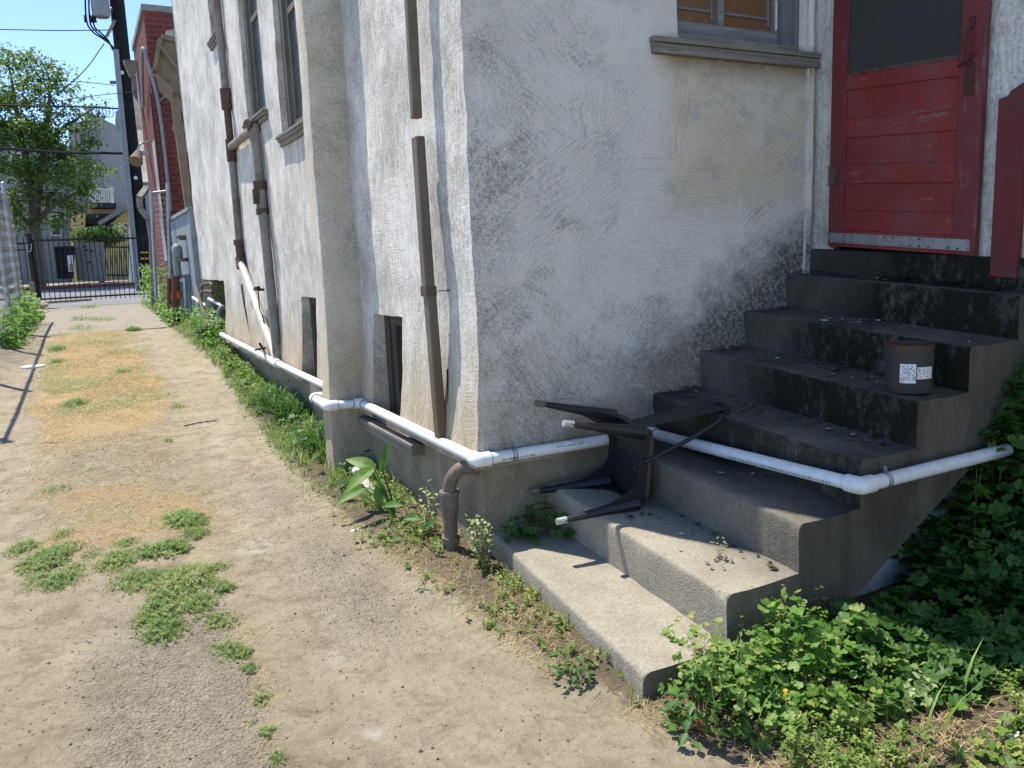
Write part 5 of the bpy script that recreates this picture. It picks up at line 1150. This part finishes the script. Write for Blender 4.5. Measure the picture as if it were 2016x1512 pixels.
for (lo, hi, n, x0, x1, y0, y1) in ((0, NB, 90000, -.75, .85, 2.7, 6.0), (NB, len(TC)-5, 140000, -.9, 1.0, 1.9, 15), (len(TC)-5, len(TC), 26000, .2, .65, 1.8, 3.5)):
    X, Y = rng.uniform(x0, x1, n), rng.uniform(y0, y1, n); F, H_ = t_field(X, Y, lo, hi)
    pr_ = np.clip((F+(fbm(X, Y, 6, 4, 17)-.5)*1.5-.42)*1.7, 0, 1)*np.clip(F*4, 0, 1); q = rng.random(n) < pr_; X, Y, F, H_ = X[q], Y[q], F[q], H_[q]; m_ = len(X)
    hs = H_*rng.uniform(.25, .85, m_)*(.35+.75*F)
    rnd = np.clip(1.1*fbm(X, Y, 4, 3, 19)+.4*rng.random(m_)-.25+(1-F)*.3, 0, 1)
    for j_ in range(3): k = slice(j_, None, 3); L.add(SPF[j_], rotm(rng.uniform(0, 6.28, len(X[k])), rng.normal(.55, .4, len(X[k]))), hs[k], on_ground(X[k], Y[k], -.003), rnd[k])
L.build('green_weeds', M['tuft'], label='feathery green weed tufts spread over the middle strip of the alley', cat='weeds', kind='stuff')
for (x, y, lab) in ((178, 606, 'dry topped grass tuft in an apron joint nearest the iron gate'), (165, 630, 'thin flat grass tuft on the left of the middle apron joint'), (205, 631, 'bright green grass tuft right of the thin flat one on the apron'), (165, 648, 'grass tuft at the apron edge where the dry strip begins')):
    p = g(x, y); p[2] = apron_z(p[0], p[1]); e = empty('grass_tuft', p, lab, 'grass tuft', 'grass tufts in the concrete apron'); L = Leaves(); n = 150; a = rng.uniform(0, 6.28, n); rr = .22*np.sqrt(rng.random(n))
    L.add(BL[1], rotm(a, rng.normal(.5, .3, n)), rng.uniform(.06, .16, n), np.stack([p[0]+rr*np.cos(a), p[1]+rr*np.sin(a)*1.6, p[2]+0*a], -1)); L.build('blades', M['tuft'], e)
# --- mallow bank on the right
def bank_h(X, Y):
    top = np.interp(X, [1.5, 1.75, 2.0, 2.15, 2.35, 2.7, 3.0, 3.3, 3.7, 4.0], [.04, .09, .14, .27, .16, .07, .12, .32, .85, 1.25])
    fr = ss(Y, np.interp(X, [1.5, 2.2, 2.6, 4], [1.72, 1.55, 1.42, .8]), np.interp(X, [1.5, 2.2, 2.6, 4], [2.0, 1.95, 1.9, 1.9]))
    return top*fr*(.35+1.35*fbm(X, Y, 7, 3, 77)*(X < 2.5)+(.3+.7*fbm(X, Y, 4, 3, 78))*(X >= 2.5))+.025
def bank_w(X, Y): return ss(bank_h(X, Y), .03, .10)*np.clip((fbm(X, Y, 7, 3, 55)-.30)*3.5, .12, 1)*ss(X, 1.60, 1.80)*(1-ss(Y, 2.06, 2.13)*ss(X, 1.9, 2.0)*(1-ss(X, 3.0, 3.3)))
def bank(lf, n, smin, smax, x0, x1, y0, y1, top=True, pr=None, tl=.55):
    X, Y = pts_xy(n, x0, x1, y0, y1, bank_w); m_ = len(X); u = rng.random(m_)**.5; H_ = bank_h(X, Y)
    yaw = rng.uniform(0, 6.28, m_); P = on_ground(X, Y); P[:, 2] += H_*u
    pr = pr or ML
    for j in range(3): q = slice(j, None, 3); lf.add(pr[j % len(pr)], rotm(yaw[q], rng.normal(.15, tl, len(yaw[q]))), rng.uniform(smin, smax, len(yaw[q])), P[q])
    return P
L = Leaves(); P1 = bank(L, 2700, .014, .034, 1.5, 2.5, 1.25, 2.15, tl=.9); bank(L, 1500, .008, .018, 1.5, 2.4, 1.25, 2.0, tl=.8)
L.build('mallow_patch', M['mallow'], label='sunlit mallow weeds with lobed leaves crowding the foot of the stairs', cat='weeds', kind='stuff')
L = Leaves(); P2 = bank(L, 6500, .024, .052, 2.25, 4.0, .8, 2.3); bank(L, 3000, .02, .04, 2.4, 4.0, 1.2, 2.3)
P3 = []
n = 420; X = rng.uniform(3.45, 3.93, n); Y = rng.uniform(1.75, 2.25, n); Z = -.1+rng.random(n)**.8*np.interp(X, [3.3, 3.6, 3.93], [.35, .85, 1.35])
L.add(OV, rotm(rng.uniform(0, 6.28, n), rng.normal(.3, .5, n)), rng.uniform(.05, .095, n), np.stack([X, Y, Z], -1))
L.build('mallow_bank', M['darkleaf'], label='dense mallow weeds in the shade beside and below the stairs', cat='weeds', kind='stuff')  # same mallow as the sunlit patch, its shade put into darker leaves
L = Leaves()
for P in (P1[::7], P2[::9]):
    n = len(P); base = P.copy(); base[:, :2] += rng.normal(0, .04, (n, 2)); base[:, 2] = gz(base[:, 0], base[:, 1])
    d = P-base; ln = np.linalg.norm(d, axis=1); yaw = np.arctan2(d[:, 1], d[:, 0]); tilt = np.arccos(np.clip(d[:, 2]/np.maximum(ln, 1e-4), -1, 1))
    L.add(proto_blade(2, .012, .05), rotm(yaw, tilt), ln, base)
L.build('weed_stems', M['stem'], label='thin reddish and green stems among the mallow leaves', cat='stems', kind='stuff')
L = Leaves(); X, Y = pts_xy(2600, 1.45, 2.9, 1.05, 1.75, lambda X, Y: np.clip((fbm(X, Y, 4, 3, 88)-.42)*4, .02, 1)*np.clip(ss(Y, 1.35, 1.5)*ss(X, 1.6, 1.75)+ss(X, 2.25, 2.4), 0, 1)); n = len(X)
for j in range(3): q = slice(j, None, 3); L.add(SP[j], rotm(rng.uniform(0, 6.28, len(X[q])), rng.normal(.2, .5, len(X[q]))), rng.uniform(.03, .07, len(X[q])), on_ground(X[q], Y[q]))
n = 420; X, Y = pts_xy(n, 2.2, 2.9, .95, 1.42); n = len(X); L.add(ML[0], rotm(rng.uniform(0, 6.28, n), rng.normal(0, .5, n)), rng.uniform(.012, .026, n), on_ground(X, Y)+np.stack([0*X, 0*X, rng.uniform(.01, .06, n)], -1))
X, Y = pts_xy(2600, 1.1, 1.72, 1.95, 4.6, lambda X, Y: verge_w(X, Y)*np.clip((fbm(X, Y, 6, 3, 188)-.46)*5, .02, 1)); n = len(X)
for j in range(3): q = slice(j, None, 3); L.add(SP[j], rotm(rng.uniform(0, 6.28, len(X[q])), rng.normal(.2, .5, len(X[q]))), rng.uniform(.02, .06, len(X[q])), on_ground(X[q], Y[q]))
X, Y = pts_xy(1500, 1.1, 1.72, 1.95, 4.6, lambda X, Y: verge_w(X, Y)*.7); n = len(X); L.add(BL[1], rotm(rng.uniform(0, 6.28, n), rng.normal(.8, .4, n)), rng.uniform(.02, .08, n), on_ground(X, Y))
L.build('small_weeds', M['weed'], label='small bright weeds scattered in front of the mallow patch', cat='weeds', kind='stuff')
L = Leaves()
for i in range(70):
    x, y = rng.uniform(1.72, 2.5), rng.uniform(1.6, 2.1); hh = rng.uniform(.10, .26)*(.6+.5*(y > 1.85)); a = rng.uniform(0, 6.28); k = 12; tt = np.linspace(.3, 1, k)
    d = np.array((.35*math.cos(a), .35*math.sin(a), 1)); P = np.array((x, y, float(gz(x, y))))+d*(tt*hh)[:, None]+rng.normal(0, .012, (k, 3)); L.add(ML[i % 3] if i % 2 else OV, rotm(rng.uniform(0, 6.28, k), rng.normal(.3, .6, k)), rng.uniform(.010, .024, k)*(1 if i % 2 else 1.3), P, np.clip(rng.normal(.5, .3, k), 0, 1))
    L.add(proto_blade(2, .012, .02), rotm(np.array([a]), np.array([.33])), np.array([hh*1.05]), np.array([[x, y, float(gz(x, y))]]), np.array([.9]))
for i in range(46):
    x, y = rng.uniform(1.65, 2.6), rng.uniform(1.5, 2.08); L.add(BL[1], rotm(np.array([rng.uniform(0, 6.28)]), np.array([rng.normal(.35, .3)])), np.array([rng.uniform(.10, .24)]), np.array([[x, y, float(gz(x, y))]]), np.array([.6]))
L.build('tall_weeds', M['weed'], label='pale upright sprays and grass blades rising out of the mallow patch', cat='weeds', kind='stuff')
fl_ = onx(1548, 1362, 1.93); m = MB()
for k in range(8): a = k*math.pi/4; u_ = np.array((math.cos(a), math.sin(a)*.8, .4*math.sin(a))); m.add([fl_, fl_+u_*.011+np.array((0, 0, .003)), fl_+np.array((math.cos(a+.4), math.sin(a+.4)*.8, .4*math.sin(a+.4)))*.013], [(0, 1, 2)])
m.tube([fl_-(0, 0, .12), fl_-(0, 0, .001)], .0015, 5); single(m, 'yellow_flower', M['flower'], 'small yellow flower opening among the mallow leaves', 'flower')
# --- plants one can point to
def mallow_plant(name, base, n, rad, hh, smin, smax, mat, lab, pr=ML, cat='plant', tl=.4):
    e = empty(name, base, lab, cat); L = Leaves(); a = rng.uniform(0, 6.28, n); rr = rad*np.sqrt(rng.random(n)); P = np.stack([base[0]+rr*np.cos(a), base[1]+rr*np.sin(a), base[2]+hh*(.15+.85*rng.random(n))*(1-.4*(rr/rad)**2)], -1)
    for j in range(len(pr)): q = slice(j, None, len(pr)); L.add(pr[j], rotm(a[q]+rng.normal(0, .5, len(a[q])), rng.normal(.25, tl, len(a[q]))), rng.uniform(smin, smax, len(a[q])), P[q])
    L.build('leaves', M[mat], e); L = Leaves(); B = np.array(base)+np.stack([rng.normal(0, rad*.12, n), rng.normal(0, rad*.12, n), 0*a], -1); d = P-B; ln = np.linalg.norm(d, axis=1)
    L.add(proto_blade(2, .010, .05), rotm(np.arctan2(d[:, 1], d[:, 0]), np.arccos(np.clip(d[:, 2]/ln, -1, 1))), ln, B); L.build('stems', M['stem'], e); return e
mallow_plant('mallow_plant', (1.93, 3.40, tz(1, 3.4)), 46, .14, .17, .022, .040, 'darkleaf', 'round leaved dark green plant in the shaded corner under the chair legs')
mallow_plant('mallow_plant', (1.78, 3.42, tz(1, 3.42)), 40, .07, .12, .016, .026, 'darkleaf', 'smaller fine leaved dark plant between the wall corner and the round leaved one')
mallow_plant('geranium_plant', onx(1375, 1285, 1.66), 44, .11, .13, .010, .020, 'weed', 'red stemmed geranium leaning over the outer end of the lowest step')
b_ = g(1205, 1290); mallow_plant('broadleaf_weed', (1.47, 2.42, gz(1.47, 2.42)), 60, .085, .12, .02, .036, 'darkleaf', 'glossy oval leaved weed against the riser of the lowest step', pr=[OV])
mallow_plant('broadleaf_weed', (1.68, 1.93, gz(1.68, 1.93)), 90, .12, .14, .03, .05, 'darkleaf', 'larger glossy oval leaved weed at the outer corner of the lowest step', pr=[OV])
e = onx(1415, 1115, 2.2); b_ = (2.20, 2.42, tz(2, 2.42)); mallow_plant('step_weed', b_, 30, .028, .10, .010, .020, 'pale', 'little pale weed growing from a crack in the second step', pr=[OV], tl=.5)
def stalk_plant(name, base, stems, hh, mat, lab, ls=.02, lean=.25, per=9):
    e = empty(name, base, lab, 'plant'); L = Leaves(); S_ = Leaves()
    for s in range(stems):
        a = rng.uniform(0, 6.28); t_ = abs(rng.normal(0, lean)); H_ = hh*rng.uniform(.55, 1); d = np.array((math.cos(a)*math.sin(t_), math.sin(a)*math.sin(t_), math.cos(t_)))
        B = np.array(base)+rng.normal(0, .025, 3)*(1, 1, 0); S_.add(proto_blade(3, .02, .05), rotm(np.array([a]), np.array([t_])), np.array([H_]), B[None])
        k = per; tt = np.linspace(.2, 1, k); P = B+d*(tt*H_)[:, None]; L.add(OV, rotm(np.arange(k)*2.4+a, rng.normal(-.4, .4, k)), ls*rng.uniform(.6, 1.2, k), P)
    L.build('leaves', M[mat], e); S_.build('stems', M['stem'], e)
stalk_plant('ivy_weed', (1.60, 3.42, -.06), 16, .30, 'pale', 'grey green small leaved weed climbing the corner of the foundation', .028, .35, 12)
stalk_plant('ivy_weed', (1.52, 3.95, -.06), 14, .34, 'pale', 'thin yellowing weed left of the cleanout pipe', .030, .3, 8)
stalk_plant('cudweed', onx(1810, 1400, 2.18), 3, .17, 'pale', 'pale grey cudweed stalk standing above the right end of the mallow patch', .03, .12, 10)
def lily(base, spec, lab):
    e = empty('lily_plant', base, lab, 'plant')
    for (tx, ty, dx, Xp, lean, sz, w) in spec:
        p = onx(tx, ty, Xp); B = np.array(base)+rng.normal(0, .012, 3)*(1, 1, 0); mid = (B+p)/2+np.array((0, 0, .04)); m = MB(); m.tube([B, mid, p], [.007, .006, .004], 6); st = m.build('stalk', M['lily'], e)
        d = np.array(lean, float); d /= np.linalg.norm(d); up = np.array((-.35, -.55, .75)); u = np.cross(up, d); u /= np.linalg.norm(u); nn = np.cross(d, u)
        V, F = [], []; n = 9
        for i in range(n+1):
            t = i/n; ww = w*.8*(math.sin(math.pi*min(1, t*.92+.10))**.8)*(1-.25*t) if i < n else 0; bend = -.22*sz*t*t; c = p+d*(sz*t-.06*sz)+nn*bend
            V += [c-u*ww+nn*ww*.35, c, c+u*ww+nn*ww*.35]
        for i in range(n): a = 3*i; F += [(a, a+1, a+4, a+3), (a+1, a+2, a+5, a+4)]
        m = MB(); m.add(V, F); o = m.build('leaf', M['lily'], e); at = o.data.attributes.new('rnd', 'FLOAT', 'POINT'); at.data.foreach_set('value', np.full(len(V), rng.random(), dtype=np.float32))
lily((1.46, 4.30, -.06), [(735, 920, 0, 1.40, (-.5, .4, .25), .20, .055), (730, 925, 0, 1.36, (-.7, -.2, -.25), .21, .06), (752, 925, 0, 1.42, (.1, -.1, .5), .19, .038), (715, 960, 0, 1.33, (-.75, -.2, -.12), .20, .06), (705, 968, 0, 1.36, (-.4, .5, -.25), .17, .05), (745, 958, 0, 1.42, (-.1, -.3, -.6), .15, .04), (715, 1020, 0, 1.36, (-.7, -.5, -.1), .17, .035), (800, 1020, 0, 1.44, (.5, -.4, .1), .12, .035), (760, 995, 0, 1.40, (.3, -.5, .15), .13, .03), (838, 1040, 0, 1.42, (.1, -.3, .3), .11, .03)], 'calla lily with big arrow shaped leaves at the foot of the pilaster')
# --- creepers on the left fence, weeds by the gate and under the house corner
L = Leaves(); n = 1100; Y = rng.uniform(13, 19, n); X = fpt(Y[:, None])[:, 0] if False else (-1.22+.19*(Y-8.6)/9)+rng.normal(.03, .09, n)+.10*rng.random(n)**2; Z = rng.random(n)**1.8*np.interp(Y, [11.5, 14, 19], [.2, .4, .8])*np.clip(1-(X+1.1)*1.8, .12, 1)
for j in range(3): q = slice(j, None, 3); L.add(ML[j], rotm(rng.uniform(0, 6.28, len(X[q])), rng.normal(.3, .6, len(X[q]))), rng.uniform(.03, .06, len(X[q])), np.stack([X[q], Y[q], gz(X[q], Y[q])+Z[q]], -1))
L.build('fence_creeper', M['mallow'], label='leafy creeper and weeds growing along the chain link fence', cat='creeper', kind='stuff')
L = Leaves()
for (x0, x1, y0, y1, zt, n) in ((1.15, 1.5, 16.4, 21.6, .95, 1100), (1.15, 1.5, 14.2, 16.4, .30, 700), (1.40, 1.72, 11.4, 13.7, .38, 900), (1.75, 2.0, 11.5, 13.6, 1.0, 350)):
    X, Y = rng.uniform(x0, x1, n), rng.uniform(y0, y1, n); Z = zt*rng.random(n)**1.4
    L.add(OV, rotm(rng.uniform(0, 6.28, n), rng.normal(.2, .6, n)), rng.uniform(.035, .08, n), np.stack([X, Y, gz(X, Y)+Z], -1))
L.build('corner_weeds', M['mallow'], label='rambling weeds around the gas meter, service pipes and gate end', cat='weeds', kind='stuff')
# --- tree across the street and clipped bush
YT = 37.
tr = empty('street_tree', px(75, 566, YT), 'tall leafy street tree with thin forking limbs across the street', 'tree')
TR = MB(); LIMB = [[(76, 575, 15), (70, 500, 12), (68, 450, 10), (66, 400, 9), (60, 350, 7)], [(60, 350, 7), (42, 270, 5), (28, 190, 3.2), (14, 110, 1.2)], [(68, 430, 9), (80, 340, 6), (92, 250, 4.5), (98, 180, 2.5), (92, 135, .8)], [(84, 300, 5), (120, 255, 3), (150, 235, 2), (185, 212, .8)], [(70, 450, 6), (40, 425, 4), (10, 395, 3), (-20, 360, 1.5)], [(68, 440, 6), (110, 400, 4), (150, 380, 2.4), (180, 350, 1)], [(42, 270, 4), (10, 240, 2.6), (-20, 200, 1)], [(98, 180, 2), (114, 152, 1), (122, 140, .5)], [(92, 250, 3), (130, 300, 2), (180, 310, .8)], [(60, 340, 4), (30, 330, 2.5), (-10, 310, 1)], [(98, 185, 1.5), (76, 150, .9), (66, 132, .4)]]
TIPS = []
for li, lm in enumerate(LIMB):
    dy = [0, 0.2, -.6, -.9, .5, -.8, 1., -.5, .9, -1.1, .7][li]; n = len(lm); pts = [px(a, b, YT+dy*i/(n-1)*1.5) for i, (a, b, r) in enumerate(lm)]
    TR.tube(spl(pts, 4), np.interp(np.linspace(0, 1, 4*(n-1)+1), np.linspace(0, 1, n), [r*YT/FPX for *_, r in lm])*.9, 7, caps=True)
    TIPS += [(p, max(0, i/(n-1))) for i, p in enumerate(pts)]
tb = TR.build('trunk', M['bark'], tr)
L = Leaves(); crown = [(86, 128, 14), (66, 118, 13), (112, 138, 13), (98, 160, 20), (60, 150, 18), (40, 120, 12), (135, 175, 14), (8, 110, 16), (22, 140, 22), (5, 180, 30), (40, 165, 20), (60, 190, 22), (90, 200, 22), (30, 215, 34), (75, 235, 26), (110, 160, 12), (118, 215, 18), (150, 222, 16), (182, 214, 13), (130, 250, 24), (165, 250, 18), (5, 260, 36), (50, 270, 34), (95, 275, 30), (140, 290, 28), (175, 285, 20), (190, 325, 14), (160, 330, 26), (20, 330, 36), (70, 330, 30), (115, 335, 32), (150, 365, 26), (175, 365, 15), (10, 390, 30), (45, 395, 28), (105, 385, 28), (140, 410, 20), (30, 440, 22), (110, 430, 20), (-30, 180, 40), (-40, 280, 50), (-40, 380, 45), (60, 440, 14)]
for (x, y, r) in crown:
    k = max(3, int((r/10)**2))
    for c_ in range(k):
        a = rng.uniform(0, 6.28); q = r*math.sqrt(rng.random()); C0 = px(x+q*math.cos(a), y+q*math.sin(a)*.9, YT-.3+rng.normal(0, 1.1)); n = int(rng.integers(22, 50)*(1.5 if y < 225 else 1.9)); sp = rng.uniform(.18, .40)
        P = C0+rng.normal(0, 1, (n, 3))*(sp, sp, sp*.55); L.add(OV, rotm(rng.uniform(0, 6.28, n), rng.normal(.35, .5, n)), rng.uniform(.09, .19, n), P, np.clip(rng.normal(rng.random(), .2, n), 0, 1))
L.build('crown', M['treeleaf'], tr)
bs = empty('clipped_bush', px(195, 480, 39.), 'dark rounded bush above the grey block wall with a pale tip', 'bush'); L = Leaves(); n = 2600; C0 = px(192, 466, 39.2); u = rng.normal(0, 1, (n, 3)); u /= np.linalg.norm(u, axis=1)[:, None]; P = C0+u*(1.05, .7, .45)*(rng.random((n, 1))**.35)
L.add(OV, rotm(rng.uniform(0, 6.28, n), rng.normal(.3, .5, n)), rng.uniform(.07, .14, n), P); L.build('foliage', M['darkleaf'], bs); m = MB(); m.tube([px(192, 490, 39.2)-(0, 0, 1.6), C0], [.09, .05], 8); m.build('stem', M['bark'], bs)
L = Leaves(); n = 300; P = px(231, 455, 38.9)+rng.normal(0, .16, (n, 3)); L.add(OV, rotm(rng.uniform(0, 6.28, n), rng.normal(.3, .5, n)), rng.uniform(.06, .12, n), P); tag(L.build('pale_tip', M['pale'], bs), kind='stuff')
# ================================================================== LITTER
def flat_bits(name, mat, lab, cat, sets, kind='stuff'):
    V, F, R = [], [], []
    for (p, s) in sets:
        k = random.choice((3, 4, 5)); a0 = random.uniform(0, 6.28); b = len(V)
        for i in range(k): a = a0+6.28*i/k+random.uniform(-.4, .4); r = s*random.uniform(.5, 1.2); V.append((p[0]+r*math.cos(a), p[1]+r*math.sin(a), p[2]+.0025+random.uniform(0, .35)*s))
        F += [(b, b+i, b+i+1) for i in range(1, k-1)]; R += [random.random()]*k
    me = bpy.data.meshes.new(name); me.from_pydata(V, [], F); at = me.attributes.new('rnd', 'FLOAT', 'POINT'); at.data.foreach_set('value', np.array(R, dtype=np.float32)); me.materials.append(mat); o = bpy.data.objects.new(name, me); COL.objects.link(o); return tag(o, lab, cat, None, kind)
S1, S2 = [], []
for i in range(420):
    k = random.choice((2, 3, 4, 4, 5, 5, 5, 6, 6, 6, 7, 7)); t_ = random.random()**.6; x1 = sx(k+1) if k < 7 else XD-.04; x = sx(k)+.04+(x1-sx(k)-.05)*t_; y = random.uniform(YO+.06, YW-.03)
    if k >= 5 and random.random() < .6: y = random.gauss(2.9-.15*(6-k), .25); 
    if not YO+.04 < y < YW-.02: continue
    (S1 if random.random() < .72 else S2).append(((x, y, tz(k, y)), random.uniform(.006, .022)))
for i in range(130): y = random.uniform(2.3, 3.0); S1.append(((XD-.05-abs(random.gauss(0, .04)), y, tz(7, y)+.01), random.uniform(.01, .03)))
for i in range(120): k = random.choice((4, 5, 6, 7)); x = sx(k)+random.uniform(.03, .33); y = YW-abs(random.gauss(0, .05))-.01; S1.append(((min(x, XD-.03), y, tz(k, y)+.004), random.uniform(.008, .022)))
flat_bits('dead_leaves', M['debris'], 'dark dead leaves and dirt lying on the treads', 'litter', S1); flat_bits('broken_glass', M['shard'], 'pale chips of broken glass and paint lying on the treads', 'litter', S2)
sets = [((x, y, float(gz(x, y))), random.uniform(.003, .009)) for x, y in zip(rng.uniform(-.9, 1.5, 260), rng.uniform(1.6, 8, 260))]
flat_bits('ground_litter', M['debris'], 'brown leaf fragments and crumbs scattered over the alley', 'litter', sets)
X, Y = pts_xy(60000, -.9, 1.45, 1.6, 8.0, lambda X, Y: .22+.78*a_grav(X, Y))
OCT = (np.array([(1, 0, 0), (0, 1, 0), (-1, 0, 0), (0, -1, 0), (0, 0, .7), (.3, .2, -.5)]), np.array([(0, 1, 4), (1, 2, 4), (2, 3, 4), (3, 0, 4), (1, 0, 5), (2, 1, 5), (3, 2, 5), (0, 3, 5)]))
L = Leaves(); n = len(X); print('pebbles', n); L.add(OCT, rotm(rng.uniform(0, 6.28, n), rng.normal(0, .4, n), rng.uniform(0, 6.28, n)), rng.gamma(1.3, .0011, n)+.0009, on_ground(X, Y, .0005)); L.build('pebbles', M['pebble'], label='loose small pebbles and grit strewn over the dirt tracks', cat='gravel', kind='stuff')
m = MB(); c_ = g(65, 722); 
for k in range(1): m.tube([c_+(0, 0, -.01), c_+(0, 0, .012), c_+(0, 0, .014), c_+(0, 0, .004)], [.13, .135, .10, .095], 24)
single(m, 'pot_lid', M['sign'], 'pale round lid lying on the left wheel track', 'lid')
M['teal'] = mk('teal_string', (.03, .16, .14), (.05, .2, .17), 30, .7, 0)
m = MB(); q = g(840, 1165); m.tube(spl([q+(-.05, .02, .006), q+(-.02, .03, .01), q+(0, .0, .008), q+(.01, -.02, .012), q+(.005, -.05, .006)]), .004, 6); single(m, 'plastic_string', M['teal'], 'scrap of teal plastic string on the verge edge', 'string')
for (x, y, a, l, lab) in ((235, 680, .1, .22, 'dark stick across the right wheel track far up the alley'), (100, 875, 2.4, .16, 'pale bent twig at the near left of the dry strip'), (395, 835, .2, .3, 'bundle of dark twigs at the right edge of the strip')):
    p = g(x, y); m = MB(); d = np.array((math.cos(a), math.sin(a), 0)); m.tube(spl([p-d*l/2+(0, 0, .008), p+(0, .015, .014), p+d*l/2+(0, 0, .008)]), [.004+.003*(i % 2) for i in range(11)], 6); single(m, 'twig', M['bark'], lab, 'twig', 'twigs on the ground')
for (x, y, lab) in ((455, 1192, 'white scrap of paper at the right end of the green tufts'), (700, 1048, 'pale withered leaf lying under the lily'), (1995, 1452, 'whitish stone among small weeds in front of the shaded mallow bank')):
    p = g(x, y); m = MB(); b = p+(0, 0, .004); m.prism([b+(-.03, -.01, 0), b+(.0, -.016, .006), b+(.032, .0, .002), b+(.01, .016, .008), b+(-.02, .012, .003)], (0, 0, .006)); single(m, {'w': 'paper_scrap', 'p': 'withered_leaf'}[lab[0]] if 'stone' not in lab else 'white_stone', M['sign'], lab, 'litter')
